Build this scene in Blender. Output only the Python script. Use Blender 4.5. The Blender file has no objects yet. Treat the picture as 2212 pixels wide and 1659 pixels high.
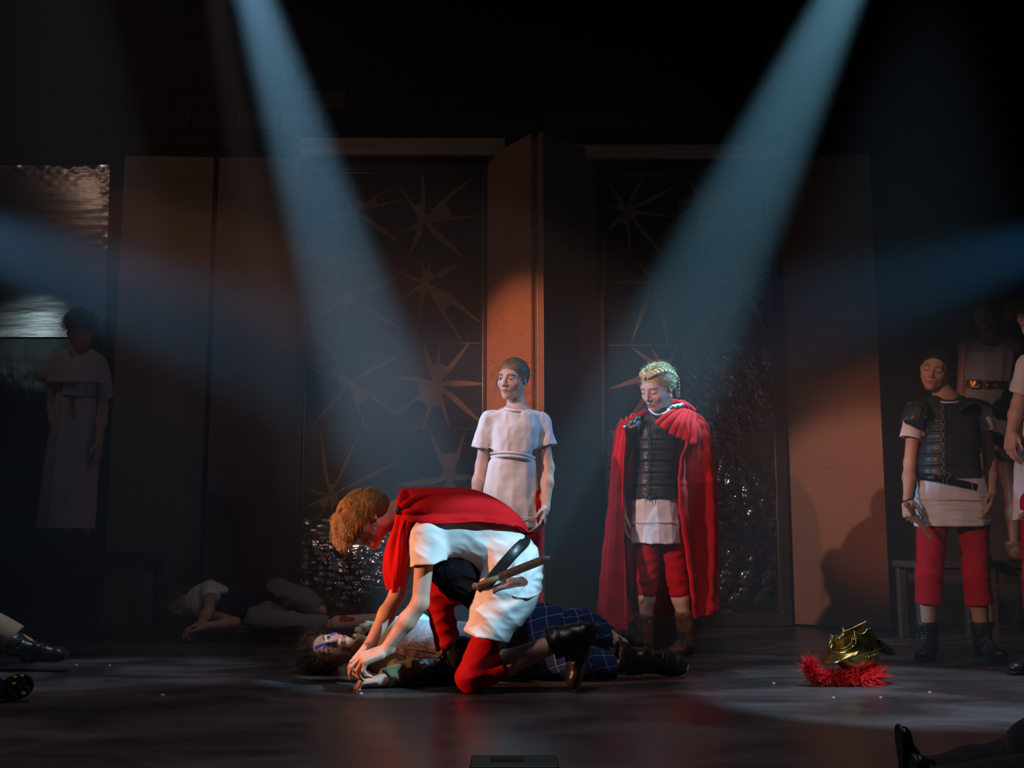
import bpy, bmesh, math, random
import numpy as np
from mathutils import Vector, Matrix
PI = math.pi
random.seed(7)
S = bpy.context.scene
C = bpy.context.collection
# ---------------------------------------------------------------- camera
FPX, CW, CH = 2350.0, 2212.0, 1659.0
CAM_H = 0.70
TH = math.atan((1150 - CH / 2) / FPX)
cd = bpy.data.cameras.new('camera'); cam = bpy.data.objects.new('camera', cd); C.objects.link(cam)
cd.sensor_fit = 'HORIZONTAL'; cd.sensor_width = 36.0; cd.lens = 36.0 * FPX / CW
cam.location = (0, 0, CAM_H); cam.rotation_euler = (PI / 2 + TH, 0, 0)
cd.clip_start = 0.05; cd.clip_end = 100
S.camera = cam
ST, CT = math.sin(TH), math.cos(TH)
def ray(px, py):
    u = -(py - CH / 2) / FPX
    return np.array([(px - CW / 2) / FPX, CT - u * ST, ST + u * CT])
def P(px, py, Y):
    d = ray(px, py); t = Y / d[1]
    return np.array([t * d[0], Y, CAM_H + t * d[2]])
def G(px, py, z=0.0):
    d = ray(px, py); t = (z - CAM_H) / d[2]
    return np.array([t * d[0], t * d[1], z])
# ---------------------------------------------------------------- world, exposure
S.view_settings.view_transform = 'Standard'; S.view_settings.look = 'None'
S.view_settings.exposure = 0.0; S.view_settings.gamma = 1.0; S.view_settings.use_curve_mapping = False
W = bpy.data.worlds.new('world'); S.world = W; W.use_nodes = True
W.node_tree.nodes['Background'].inputs[0].default_value = (0.5, 0.6, 1.0, 1)
W.node_tree.nodes['Background'].inputs[1].default_value = 0.0016
try:
    S.cycles.use_denoising = True
    S.cycles.max_bounces = 5; S.cycles.volume_bounces = 0; S.cycles.glossy_bounces = 3; S.cycles.diffuse_bounces = 3
    S.cycles.use_light_tree = True
    S.cycles.caustics_reflective = False; S.cycles.caustics_refractive = False
    S.cycles.sample_clamp_indirect = 3.0
    S.cycles.volume_step_rate = 4.0
except Exception:
    pass
# ---------------------------------------------------------------- stage lamps and added fill spots
def spot(name, loc, target, deg, power, col, blend=0.35, rad=0.05):
    d = bpy.data.lights.new(name, 'SPOT'); o = bpy.data.objects.new(name, d); C.objects.link(o)
    d.energy = power; d.color = col; d.spot_size = math.radians(deg); d.spot_blend = blend; d.shadow_soft_size = rad
    o.location = loc
    o.rotation_euler = (Vector(target) - Vector(loc)).to_track_quat('-Z', 'Y').to_euler()
    return o
def area(name, loc, target, size, power, col, spread=180):
    d = bpy.data.lights.new(name, 'AREA'); o = bpy.data.objects.new(name, d); C.objects.link(o)
    d.energy = power; d.color = col; d.shape = 'SQUARE'; d.size = size; d.spread = math.radians(spread)
    o.location = loc
    o.rotation_euler = (Vector(target) - Vector(loc)).to_track_quat('-Z', 'Y').to_euler()
    return o
HAZE = 0.055
# overhead pair: the two visible beams
spot('beam_lamp_left', P(415, -436, 5.95), P(965, 1325, 5.68), 10.0, 5900, (0.30, 0.66, 1.0), 0.55)
spot('beam_lamp_right', P(2020, -443, 7.1), P(1400, 880, 6.35), 10.4, 5600, (0.28, 0.71, 1.0), 0.55)
# cool key on the kneeling man from the right
spot('key_lamp', (2.7, 2.4, 3.5), P(1050, 1200, 4.75), 8.0, 1350, (0.38, 0.77, 1.0), 0.4, 0.04)
# side booms in the wings (blue beams)
spot('boom_left', (-4.4, 6.0, 2.88), (-1.0, 6.3, 1.62), 18, 1300, (0.24, 0.58, 1.0), 0.9)
spot('boom_right', (4.4, 6.2, 2.75), (1.2, 6.15, 1.80), 16, 620, (0.10, 0.48, 1.0), 0.9)
# warm side light from the left on the standing figures, orange wash on the flats
spot('side_lamp_warm', (-4.2, 2.3, 3.6), (0.72, 6.3, 1.30), 16, 1150, (1.0, 0.60, 0.52), 0.4, 0.04)
spot('side_lamp_soldiers', (-2.6, 1.9, 2.5), (2.65, 6.3, 1.05), 17, 430, (1.0, 0.54, 0.42), 0.5, 0.04)
spot('wash_right_flat', (-2.3, 0.9, 2.6), (2.95, 8.1, 1.05), 13, 650, (1.0, 0.33, 0.12), 0.8, 0.04)
spot('wash_centre_flat', (-3.4, 3.2, 2.3), (0.08, 8.0, 1.95), 14, 1250, (1.0, 0.38, 0.24), 0.8, 0.05)
spot('fill_left_door', (-2.6, 0.6, 2.6), (-0.62, 8.3, 1.2), 17, 330, (1.0, 0.60, 0.42), 0.8, 0.05)  # added fill so the tan door cracks show
spot('fill_left_high', (-4.8, 4.6, 5.6), (-2.2, 8.6, 3.0), 70, 50, (1.0, 0.64, 0.52), 0.9, 0.1)  # added weak fill that lifts the haze and the left flats
spot('floor_fill', (0.2, 2.2, 6.0), (0.2, 4.4, 0.0), 62, 260, (1.0, 0.84, 0.86), 0.8, 0.2)  # added overhead fill for the front floor
spot('low_lamp_helmet', (-1.7, 3.1, 1.7), (1.80, 5.15, 0.18), 8, 230, (0.90, 0.92, 1.0), 0.5, 0.03)
spot('floor_fill_right', (2.4, 4.4, 6.2), (1.75, 4.95, 0), 19, 1400, (0.55, 0.80, 1.0), 0.30, 0.04)  # added overhead spot, brightens the floor at the right
spot('floor_fill_left', (-2.6, 4.5, 6.2), (-2.0, 5.6, 0), 15, 520, (0.72, 0.82, 1.0), 0.5, 0.04)  # same added overhead spot for the left floor
spot('face_fill', (-1.9, 5.0, 5.6), P(706, 1388, 5.52), 3.8, 800, (1.0, 0.84, 0.80), 0.5, 0.03)  # added narrow spot to brighten the lying person's face
spot('low_lamp_warm', (-4.6, 3.6, 1.5), (-0.62, 4.98, 0.46), 13.5, 1050, (1.0, 0.38, 0.18), 0.6, 0.03)
# two added spots in the left wing, placed for highlights on the silver foil
spot('foil_fill_cool', (-5.35, 4.6, 2.85), (-3.75, 8.3, 2.15), 12, 9, (0.65, 0.95, 1.0), 0.8, 0.05)
spot('foil_fill_warm', (-4.95, 4.4, 4.2), (-3.35, 8.3, 3.1), 18, 2.6, (1.0, 0.62, 0.45), 0.8, 0.05)
# ---------------------------------------------------------------- materials
MATS = {}
def mat(name, col, rough=0.7, metal=0.0, spec=0.5, bump=0.0, bscale=80.0, var=0.0, vscale=6.0, col2=None, sheen=0.0, sss=0.0, coat=0.0, stretch=(1,1,1), coords='Object', bdist=0.01, extra=None):
    if name in MATS: return MATS[name]
    m = bpy.data.materials.new(name); m.use_nodes = True
    nt = m.node_tree; N = nt.nodes; L = nt.links
    b = N['Principled BSDF']
    b.inputs['Base Color'].default_value = (*col, 1); b.inputs['Roughness'].default_value = rough
    b.inputs['Metallic'].default_value = metal; b.inputs['Specular IOR Level'].default_value = spec
    if sheen: b.inputs['Sheen Weight'].default_value = sheen; b.inputs['Sheen Roughness'].default_value = 0.5
    if coat: b.inputs['Coat Weight'].default_value = coat; b.inputs['Coat Roughness'].default_value = 0.15
    if sss:
        b.inputs['Subsurface Weight'].default_value = sss; b.inputs['Subsurface Radius'].default_value = (0.012, 0.004, 0.002)
        b.inputs['Subsurface Scale'].default_value = 1.0
    tc = N.new('ShaderNodeTexCoord'); mp = N.new('ShaderNodeMapping'); L.new(tc.outputs[coords], mp.inputs[0])
    mp.inputs['Scale'].default_value = stretch
    if var > 0 or col2:
        n = N.new('ShaderNodeTexNoise'); n.inputs['Scale'].default_value = vscale; n.inputs['Detail'].default_value = 6
        L.new(mp.outputs[0], n.inputs['Vector'])
        mx = N.new('ShaderNodeMix'); mx.data_type = 'RGBA'
        c2 = col2 if col2 else tuple(c * (1 - var) for c in col)
        mx.inputs[6].default_value = (*col, 1); mx.inputs[7].default_value = (*c2, 1)
        rp = N.new('ShaderNodeMapRange'); rp.inputs[1].default_value = 0.35; rp.inputs[2].default_value = 0.68
        L.new(n.outputs['Fac'], rp.inputs[0]); L.new(rp.outputs[0], mx.inputs[0]); L.new(mx.outputs[2], b.inputs['Base Color'])
    if bump > 0:
        n2 = N.new('ShaderNodeTexNoise'); n2.inputs['Scale'].default_value = bscale; n2.inputs['Detail'].default_value = 4
        L.new(mp.outputs[0], n2.inputs['Vector'])
        bp = N.new('ShaderNodeBump'); bp.inputs['Strength'].default_value = bump; bp.inputs['Distance'].default_value = bdist
        L.new(n2.outputs['Fac'], bp.inputs['Height']); L.new(bp.outputs[0], b.inputs['Normal'])
    if extra: extra(m, nt, b, tc)
    MATS[name] = m
    return m
# ---------------------------------------------------------------- object helpers
def link(o, parent=None):
    C.objects.link(o)
    if parent is not None: o.parent = parent
    return o
def tag(o, label=None, cat=None, group=None, kind=None):
    if label: o['label'] = label
    if cat: o['category'] = cat
    if group: o['group'] = group
    if kind: o['kind'] = kind
    return o
def thing(name, label, cat, loc=(0, 0, 0), group=None):
    o = bpy.data.objects.new(name, None); o.location = loc; o.empty_display_size = 0.1; C.objects.link(o)
    return tag(o, label, cat, group)
def mesh_obj(name, verts, faces, material, parent=None, smooth=True, mats=None, fmat=None):
    """vertices are given in world space; a parent Empty sits at parent.location unrotated"""
    me = bpy.data.meshes.new(name)
    v = np.asarray(verts, dtype=np.float64)
    if parent is not None:
        off = np.array(parent.location)
        if parent.parent is not None: off = off + np.array(parent.parent.location)
        v = v - off
    if isinstance(faces, np.ndarray):
        nf, k = faces.shape
        me.vertices.add(len(v)); me.vertices.foreach_set('co', v.astype(np.float32).ravel())
        me.loops.add(nf * k); me.loops.foreach_set('vertex_index', faces.astype(np.int32).ravel())
        me.polygons.add(nf); me.polygons.foreach_set('loop_start', np.arange(0, nf * k, k, dtype=np.int32))
        try: me.polygons.foreach_set('loop_total', np.full(nf, k, dtype=np.int32))
        except Exception: pass
        me.update(calc_edges=True); me.validate()
    else:
        me.from_pydata([tuple(x) for x in v], [], faces); me.update()
    for m in (mats or [material]): me.materials.append(m)
    if fmat is not None and len(me.polygons) == len(fmat): me.polygons.foreach_set('material_index', np.asarray(fmat, dtype=np.int32))
    if smooth: me.polygons.foreach_set('use_smooth', np.ones(len(me.polygons), dtype=bool))
    o = bpy.data.objects.new(name, me); link(o, parent)
    return o
def box_vf(cx, cy, cz, sx, sy, sz, R=None, bev=0.0):
    bm = bmesh.new(); bmesh.ops.create_cube(bm, size=1.0)
    for v in bm.verts: v.co = Vector((v.co.x * sx, v.co.y * sy, v.co.z * sz))
    if bev > 0: bmesh.ops.bevel(bm, geom=list(bm.edges), offset=bev, segments=1, affect='EDGES')
    vs = np.array([v.co[:] for v in bm.verts]); bm.verts.index_update()
    fs = [[v.index for v in f.verts] for f in bm.faces]; bm.free()
    if R is not None: vs = vs @ np.asarray(R).T
    return vs + np.array([cx, cy, cz]), fs
def join_vf(lst):
    V, F, n = [], [], 0
    for v, f in lst:
        V.append(np.asarray(v)); F += [[i + n for i in q] for q in (f.tolist() if isinstance(f, np.ndarray) else f)]; n += len(v)
    return np.vstack(V), F
def box(name, c, s, m, parent=None, R=None, bev=0.004, smooth=False):
    v, f = box_vf(*c, *s, R=R, bev=bev); return mesh_obj(name, v, f, m, parent, smooth=smooth)
def rotz(a):
    c, s = math.cos(a), math.sin(a); return np.array([[c, -s, 0], [s, c, 0], [0, 0, 1.0]])
def nrm(v):
    v = np.asarray(v, float); return v / (np.linalg.norm(v) + 1e-12)
def spline(pts, n):
    """Catmull-Rom through pts -> n samples (points may be any dimension)"""
    p = np.asarray(pts, float); k = len(p)
    if k == 2:
        t = np.linspace(0, 1, n)[:, None]; return p[0] * (1 - t) + p[1] * t
    q = np.vstack([2 * p[0] - p[1], p, 2 * p[-1] - p[-2]])
    u = np.linspace(0, k - 1 - 1e-9, n); i = u.astype(int); f = (u - i)[:, None]
    a, b, c, d = q[i], q[i + 1], q[i + 2], q[i + 3]
    return 0.5 * ((2 * b) + (-a + c) * f + (2 * a - 5 * b + 4 * c - d) * f ** 2 + (-a + 3 * b - 3 * c + d) * f ** 3)
def tube_vf(pts, rad, sides=6, cap=True, flat=None):
    """swept tube; rad number or list; flat=(normal, ratio) squashes along that direction"""
    p = np.asarray(pts, float); n = len(p); r = np.full(n, rad) if np.isscalar(rad) else np.asarray(rad, float)
    t = np.gradient(p, axis=0); t /= np.linalg.norm(t, axis=1, keepdims=True) + 1e-12
    ref = np.array([0, 0, 1.0]) if abs(t[0][2]) < 0.9 else np.array([1.0, 0, 0])
    if flat is not None: ref = nrm(flat[0])
    V = []
    u = nrm(np.cross(t[0], ref))
    for i in range(n):
        if flat is not None: u = nrm(np.cross(t[i], ref))
        else: u = nrm(u - t[i] * np.dot(u, t[i]))
        w = np.cross(t[i], u)
        fw = 1.0 if flat is None else flat[1]
        for k in range(sides):
            a = 2 * PI * k / sides
            V.append(p[i] + r[i] * (math.cos(a) * u + fw * math.sin(a) * w))
    F = []
    for i in range(n - 1):
        for k in range(sides):
            a, b = i * sides + k, i * sides + (k + 1) % sides
            F.append([a, b, b + sides, a + sides])
    if cap:
        F.append(list(range(sides))[::-1]); F.append([(n - 1) * sides + k for k in range(sides)])
    return np.array(V), F
# ---------------------------------------------------------------- implicit surfaces -> meshes
def seg_prim(a, b, ra, rb, k=0.02, op='u'):
    return ('seg', np.asarray(a, float), np.asarray(b, float), ra, rb, k, op)
def ell_prim(c, r, R=None, k=0.02, op='u'):
    return ('ell', np.asarray(c, float), np.asarray(r, float), np.eye(3) if R is None else np.asarray(R, float), 0, k, op)
def box_prim(c, h, R=None, rnd=0.01, k=0.01, op='u'):
    return ('box', np.asarray(c, float), np.asarray(h, float), np.eye(3) if R is None else np.asarray(R, float), rnd, k, op)
def loft_prim(rings, R=None, o=(0, 0, 0), k=0.01, op='u', pw=2.0, pleat=None):
    """rings [(z, cx, cy, rx, ry)] in a local frame; pleat = (count, amp list per ring, phase)"""
    r = np.array(rings, float); r = r[np.argsort(r[:, 0])]
    return ('loft', np.asarray(o, float), r, np.eye(3) if R is None else np.asarray(R, float), (pw, pleat), k, op)
def frame_z(d, hint=(0, -1, 0)):
    z = nrm(d); h = np.asarray(hint, float)
    if abs(z @ nrm(h)) > 0.95: h = np.array([1.0, 0, 0])
    x = nrm(np.cross(h, z)); return np.stack([x, np.cross(z, x), z], 1)
def frame_yz(fwd, up):
    y = nrm(fwd); u = np.asarray(up, float); z = nrm(u - y * (u @ y)); return np.stack([np.cross(y, z), y, z], 1)
def cut_end(c, d, w=0.1, depth=0.06, k=0.003):
    d = nrm(d); return box_prim(np.asarray(c) + d * depth, (w, w, depth), R=frame_z(d), rnd=0.0, k=k, op='s')
def hollow_end(c, d, r, depth=0.05):
    d = nrm(d); c = np.asarray(c); return seg_prim(c - d * depth, c + d * 0.02, (r - 0.013) * 0.92, r - 0.013, k=0.004, op='s')
def loft_box(p):
    r = p[2]; lo = np.array([(r[:, 1] - r[:, 3]).min(), (r[:, 2] - r[:, 4]).min(), r[:, 0].min()]); hi = np.array([(r[:, 1] + r[:, 3]).max(), (r[:, 2] + r[:, 4]).max(), r[:, 0].max()])
    cs = np.array([[a, b, c] for a in (lo[0], hi[0]) for b in (lo[1], hi[1]) for c in (lo[2], hi[2])]) @ p[3].T + p[1]
    return cs.min(0), cs.max(0)
def xform(prims, R, o, s=1.0):
    out = []
    R = np.asarray(R, float); o = np.asarray(o, float)
    for p in prims:
        if p[0] == 'seg': out.append(('seg', R @ (p[1] * s) + o, R @ (p[2] * s) + o, p[3] * s, p[4] * s, p[5] * s, p[6]))
        elif p[0] == 'loft': out.append((p[0], R @ (p[1] * s) + o, p[2] * s, R @ p[3], p[4], p[5] * s, p[6]))
        else: out.append((p[0], R @ (p[1] * s) + o, p[2] * s, R @ p[3], p[4] * s, p[5] * s, p[6]))
    return out
def bounds(prims):
    lo = np.full(3, 1e9); hi = -lo
    for p in prims:
        if p[6] != 'u': continue
        if p[0] == 'seg':
            m = max(p[3], p[4]); lo = np.minimum(lo, np.minimum(p[1], p[2]) - m); hi = np.maximum(hi, np.maximum(p[1], p[2]) + m)
        elif p[0] == 'loft':
            l, u = loft_box(p); lo = np.minimum(lo, l); hi = np.maximum(hi, u)
        else:
            e = np.abs(p[3]) @ (p[2] + (p[4] if p[0] == 'box' else 0)); lo = np.minimum(lo, p[1] - e); hi = np.maximum(hi, p[1] + e)
    return lo, hi
def sdf_eval(prims, lo, n, h):
    """float32 grid of the smooth union / subtraction, each primitive evaluated only near itself"""
    D = np.full(n, 0.12, np.float32)
    for p in prims:
        mar = 0.03 + p[5]
        if p[0] == 'seg':
            m = max(p[3], p[4]); l = np.minimum(p[1], p[2]) - m - mar; u = np.maximum(p[1], p[2]) + m + mar
        elif p[0] == 'loft':
            l, u = loft_box(p); l = l - mar; u = u + mar
        else:
            e = np.abs(p[3]) @ (p[2] + (p[4] if p[0] == 'box' else 0)); l = p[1] - e - mar; u = p[1] + e + mar
        i0 = np.clip(np.floor((l - lo) / h).astype(int), 0, n); i1 = np.clip(np.ceil((u - lo) / h).astype(int) + 1, 0, n)
        if np.any(i1 <= i0): continue
        sl = tuple(slice(a, b) for a, b in zip(i0, i1))
        ax = [(lo[j] + h * np.arange(i0[j], i1[j])).astype(np.float32) for j in range(3)]
        X = ax[0][:, None, None]; Y = ax[1][None, :, None]; Z = ax[2][None, None, :]
        if p[0] == 'seg':
            a, b = p[1], p[2]; ab = b - a; L2 = float(ab @ ab) + 1e-12
            t = ((X - a[0]) * ab[0] + (Y - a[1]) * ab[1] + (Z - a[2]) * ab[2]) / L2
            t = np.clip(t, 0, 1).astype(np.float32)
            d = np.sqrt((X - a[0] - t * ab[0]) ** 2 + (Y - a[1] - t * ab[1]) ** 2 + (Z - a[2] - t * ab[2]) ** 2) - (p[3] + (p[4] - p[3]) * t)
        else:
            c, r, R = p[1], p[2], p[3]
            x, y, z = X - c[0], Y - c[1], Z - c[2]
            q = [R[0, j] * x + R[1, j] * y + R[2, j] * z for j in range(3)]
            if p[0] == 'loft':
                ident = np.allclose(R, np.eye(3)); zl = (Z - c[2]) if ident else q[2]
                I = lambda j: np.interp(zl, r[:, 0], r[:, j]).astype(np.float32)
                pw, pleat = p[4]; xx = q[0] - I(1); yy = q[1] - I(2); rx, ry = I(3), I(4)
                nn = ((np.abs(xx) / rx) ** pw + (np.abs(yy) / ry) ** pw) ** (1.0 / pw) + 1e-5
                if pleat is not None:
                    ang = np.arctan2(yy / ry, xx / rx); am = np.interp(zl, r[:, 0], np.asarray(pleat[1], float))
                    w_ = ang * pleat[0] + pleat[2] + 1.1 * np.sin(ang * 3.1 + 1.3 + pleat[2]) + zl * 2.0
                    nn = nn / (1 + am * (1 - 2 * np.abs(np.sin(w_ * 0.5)) ** 0.8))
                d = np.sqrt(xx * xx + yy * yy) * (1 - 1 / nn)
                d = np.where(nn < 0.3, -0.7 * np.minimum(rx, ry) + 0 * d, d)
                d = np.maximum(d, np.maximum(r[0, 0] - zl, zl - r[-1, 0]))
            elif p[0] == 'ell':
                k0 = np.sqrt((q[0] / r[0]) ** 2 + (q[1] / r[1]) ** 2 + (q[2] / r[2]) ** 2)
                k1 = np.sqrt((q[0] / r[0] ** 2) ** 2 + (q[1] / r[1] ** 2) ** 2 + (q[2] / r[2] ** 2) ** 2) + 1e-6
                d = k0 * (k0 - 1.0) / k1
            else:
                e = [np.abs(q[j]) - r[j] for j in range(3)]
                d = np.sqrt(sum(np.maximum(v, 0) ** 2 for v in e)) + np.minimum(np.maximum(np.maximum(e[0], e[1]), e[2]), 0) - p[4]
        d = d.astype(np.float32); A = D[sl]; k = p[5]
        if p[6] == 'u':
            hh = np.clip(0.5 + 0.5 * (A - d) / k, 0, 1); D[sl] = A * (1 - hh) + d * hh - k * hh * (1 - hh)
        else:
            d = -d; hh = np.clip(0.5 - 0.5 * (A - d) / k, 0, 1); D[sl] = A * (1 - hh) + d * hh + k * hh * (1 - hh)
    return D
def surface_nets(D, lo, h):
    sg = D < 0
    c = np.zeros(tuple(s - 1 for s in D.shape), np.int8)
    for dx in (0, 1):
        for dy in (0, 1):
            for dz in (0, 1):
                c += sg[dx:dx + c.shape[0], dy:dy + c.shape[1], dz:dz + c.shape[2]]
    act = (c > 0) & (c < 8)
    idx = np.argwhere(act); nv = len(idx)
    if nv == 0: return np.zeros((0, 3)), np.zeros((0, 4), int)
    vid = np.full(act.shape, -1, np.int32); vid[act] = np.arange(nv)
    acc = np.zeros((nv, 3), np.float32); cnt = np.zeros(nv, np.float32)
    cor = [(x, y, z) for x in (0, 1) for y in (0, 1) for z in (0, 1)]
    val = {q: D[idx[:, 0] + q[0], idx[:, 1] + q[1], idx[:, 2] + q[2]] for q in cor}
    for a in cor:
        for j in range(3):
            if a[j]: continue
            b = tuple(1 if i == j else a[i] for i in range(3))
            va, vb = val[a], val[b]; m = (va < 0) != (vb < 0)
            t = va[m] / (va[m] - vb[m])
            pt = np.tile(np.array(a, np.float32), (m.sum(), 1)); pt[:, j] += t
            acc[m] += pt; cnt[m] += 1
    V = (idx + acc / cnt[:, None]) * h + lo
    F = []
    for j in range(3):
        s0 = [slice(None)] * 3; s1 = [slice(None)] * 3; s0[j] = slice(0, -1); s1[j] = slice(1, None)
        a, b = sg[tuple(s0)], sg[tuple(s1)]
        o1, o2 = (j + 1) % 3, (j + 2) % 3
        e = np.argwhere(a != b)
        ok = (e[:, o1] > 0) & (e[:, o2] > 0) & (e[:, o1] < D.shape[o1] - 1) & (e[:, o2] < D.shape[o2] - 1)
        e = e[ok]
        if len(e) == 0: continue
        def cell(d1, d2):
            q = e.copy(); q[:, o1] -= d1; q[:, o2] -= d2; return vid[q[:, 0], q[:, 1], q[:, 2]]
        quad = np.stack([cell(1, 1), cell(0, 1), cell(0, 0), cell(1, 0)], 1)
        inside = a[e[:, 0], e[:, 1], e[:, 2]]
        quad[~inside] = quad[~inside][:, ::-1]
        F.append(quad)
    F = np.vstack(F)
    return V, F[(F >= 0).all(1)]
def polygonise(prims, h, box=None, post=None, exclude=()):
    """post(D, X, Y, Z) -> D edits the field; exclude: boxes whose faces are dropped (meshed finer elsewhere)"""
    lo, hi = bounds(prims) if box is None else (np.asarray(box[0], float), np.asarray(box[1], float))
    if box is None: lo = lo - 3 * h - 0.01; hi = hi + 3 * h + 0.01
    n = np.ceil((hi - lo) / h).astype(int) + 1
    D = sdf_eval(prims, lo, n, h)
    if post is not None:
        X, Y, Z = (lo[j] + h * np.arange(n[j]) for j in range(3))
        D = post(D, X[:, None, None], Y[None, :, None], Z[None, None, :]).astype(np.float32)
    V, F = surface_nets(D, lo, h)
    if len(exclude) and len(F):
        fc = V[F].mean(1); keep = np.ones(len(F), bool)
        for a, b in exclude: keep &= ~np.all((fc > np.asarray(a) + h) & (fc < np.asarray(b) - h), axis=1)
        F = F[keep]
    return V, F
def largest(V, F):
    lab = np.arange(len(V))
    while True:
        m = lab[F].min(1); new = lab.copy()
        for j in range(4): np.minimum.at(new, F[:, j], m)
        new = new[new]
        if (new == lab).all(): break
        lab = new
    ids, cnt = np.unique(lab, return_counts=True); k = ids[cnt.argmax()]
    return V, F[(lab[F] == k).all(1)]
def multi_poly(prims, h, fine, post=None):
    """coarse mesh plus finer boxes [(lo, hi, h)] of the same field, joined"""
    V, F = polygonise(prims, h, post=post, exclude=[(f[0], f[1]) for f in fine])
    Vs, Fs, n = [V], [F], len(V)
    for lo, hi, hh in fine:
        v, f = polygonise(prims, hh, box=(lo, hi), post=post); Vs.append(v); Fs.append(f + n); n += len(v)
    return np.vstack(Vs), np.vstack(Fs)
_rng = np.random.RandomState(3)
_W = [(nrm(_rng.randn(3)), _rng.rand() * 6.28, 0.7 + 0.8 * _rng.rand()) for _ in range(40)]
def wob(X, Y, Z, f, seed=0, n=5, st=(1, 1, 1)):
    """cheap smooth pseudo noise in -1..1 as a sum of sines"""
    s = 0
    for i in range(n):
        d, ph, q = _W[(i + seed * 5) % 40]
        s = s + np.sin((d[0] * X * st[0] + d[1] * Y * st[1] + d[2] * Z * st[2]) * f * q + ph)
    return s / n * 1.6
# ================================================================= the stage set
def plywood(name, col, col2, dirt=0.0):
    def ex(m, nt, b, tc):
        N, L = nt.nodes, nt.links
        mp = N.new('ShaderNodeMapping'); L.new(tc.outputs['Object'], mp.inputs[0]); mp.inputs['Scale'].default_value = (1.0, 1.0, 5.0)
        n = N.new('ShaderNodeTexNoise'); n.inputs['Scale'].default_value = 2.2; n.inputs['Detail'].default_value = 3; n.inputs['Distortion'].default_value = 1.5
        L.new(mp.outputs[0], n.inputs['Vector'])
        w = N.new('ShaderNodeMath'); w.operation = 'MULTIPLY'; w.inputs[1].default_value = 46
        L.new(n.outputs['Fac'], w.inputs[0])
        s = N.new('ShaderNodeMath'); s.operation = 'SINE'; L.new(w.outputs[0], s.inputs[0])
        r = N.new('ShaderNodeMapRange'); r.inputs[1].default_value = 0.55; r.inputs[2].default_value = 1.0; L.new(s.outputs[0], r.inputs[0])
        n3 = N.new('ShaderNodeTexNoise'); n3.inputs['Scale'].default_value = 3.0; L.new(tc.outputs['Object'], n3.inputs['Vector'])
        r3 = N.new('ShaderNodeMapRange'); r3.inputs[1].default_value = 0.42; r3.inputs[2].default_value = 0.62; L.new(n3.outputs['Fac'], r3.inputs[0])
        mu = N.new('ShaderNodeMath'); mu.operation = 'MULTIPLY'; L.new(r.outputs[0], mu.inputs[0]); L.new(r3.outputs[0], mu.inputs[1])
        mx = N.new('ShaderNodeMix'); mx.data_type = 'RGBA'; mx.inputs[6].default_value = (*col, 1); mx.inputs[7].default_value = (*col2, 1)
        L.new(mu.outputs[0], mx.inputs[0]); L.new(mx.outputs[2], b.inputs['Base Color'])
    return mat(name, col, 0.55, bump=0.06, bscale=40, stretch=(1, 1, 8), extra=ex)
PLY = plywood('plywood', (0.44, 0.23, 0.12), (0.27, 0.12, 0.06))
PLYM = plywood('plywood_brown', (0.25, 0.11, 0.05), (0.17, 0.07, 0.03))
PLYD = plywood('plywood_shaded', (0.16, 0.10, 0.065), (0.10, 0.06, 0.04))  # shaded copy of the plywood, the dimness is in its colour
PINE = mat('pine_plank', (0.50, 0.38, 0.22), 0.6, bump=0.1, bscale=12, stretch=(0.4, 4, 9), var=0.35, vscale=5)
BLACKW = mat('black_paint', (0.012, 0.011, 0.012), 0.75, bump=0.05)
DARKW = mat('dark_stained_wood', (0.055, 0.034, 0.024), 0.5, bump=0.15, bscale=10, stretch=(1, 1, 8), var=0.5, vscale=8)
def floor_extra(m, nt, b, tc):
    N, L = nt.nodes, nt.links
    def noise(sc, det, st, dist=0):
        mp = N.new('ShaderNodeMapping'); L.new(tc.outputs['Object'], mp.inputs[0]); mp.inputs['Scale'].default_value = st
        n = N.new('ShaderNodeTexNoise'); n.inputs['Scale'].default_value = sc; n.inputs['Detail'].default_value = det; n.inputs['Distortion'].default_value = dist
        L.new(mp.outputs[0], n.inputs['Vector']); return n.outputs['Fac']
    def rng(src, a, c, lo=0.0, hi=1.0):
        r = N.new('ShaderNodeMapRange'); r.inputs[1].default_value = a; r.inputs[2].default_value = c; r.inputs[3].default_value = lo; r.inputs[4].default_value = hi
        L.new(src, r.inputs[0]); return r.outputs[0]
    dust = rng(noise(1.6, 8, (1, 1.8, 1), 0.6), 0.40, 0.72)
    fine = rng(noise(22, 6, (1, 1, 1)), 0.55, 0.75)
    scr = rng(noise(6, 3, (0.6, 9, 1), 1.2), 0.66, 0.72)
    a1 = N.new('ShaderNodeMath'); a1.operation = 'MULTIPLY_ADD'; a1.inputs[1].default_value = 0.35; L.new(fine, a1.inputs[0]); L.new(dust, a1.inputs[2])
    a2 = N.new('ShaderNodeMath'); a2.operation = 'MULTIPLY_ADD'; a2.inputs[1].default_value = 0.3; L.new(scr, a2.inputs[0]); L.new(a1.outputs[0], a2.inputs[2])
    cr = N.new('ShaderNodeValToRGB'); L.new(a2.outputs[0], cr.inputs[0])
    cr.color_ramp.elements[0].color = (0.030, 0.027, 0.028, 1); cr.color_ramp.elements[1].color = (0.105, 0.095, 0.097, 1)
    L.new(cr.outputs[0], b.inputs['Base Color'])
    L.new(rng(a2.outputs[0], 0, 1.2, 0.30, 0.50), b.inputs['Roughness'])
FLOORM = mat('stage_floor_paint', (0.04, 0.037, 0.038), 0.36, spec=0.45, bump=0.10, bscale=26, stretch=(0.6, 2.2, 1), bdist=0.004, extra=floor_extra)
v, f = box_vf(0, 6.0, -0.05, 16, 13.0, 0.1)
tag(mesh_obj('floor', v, f, FLOORM, smooth=False), kind='structure', label='dark scuffed black painted stage floor')
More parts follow.
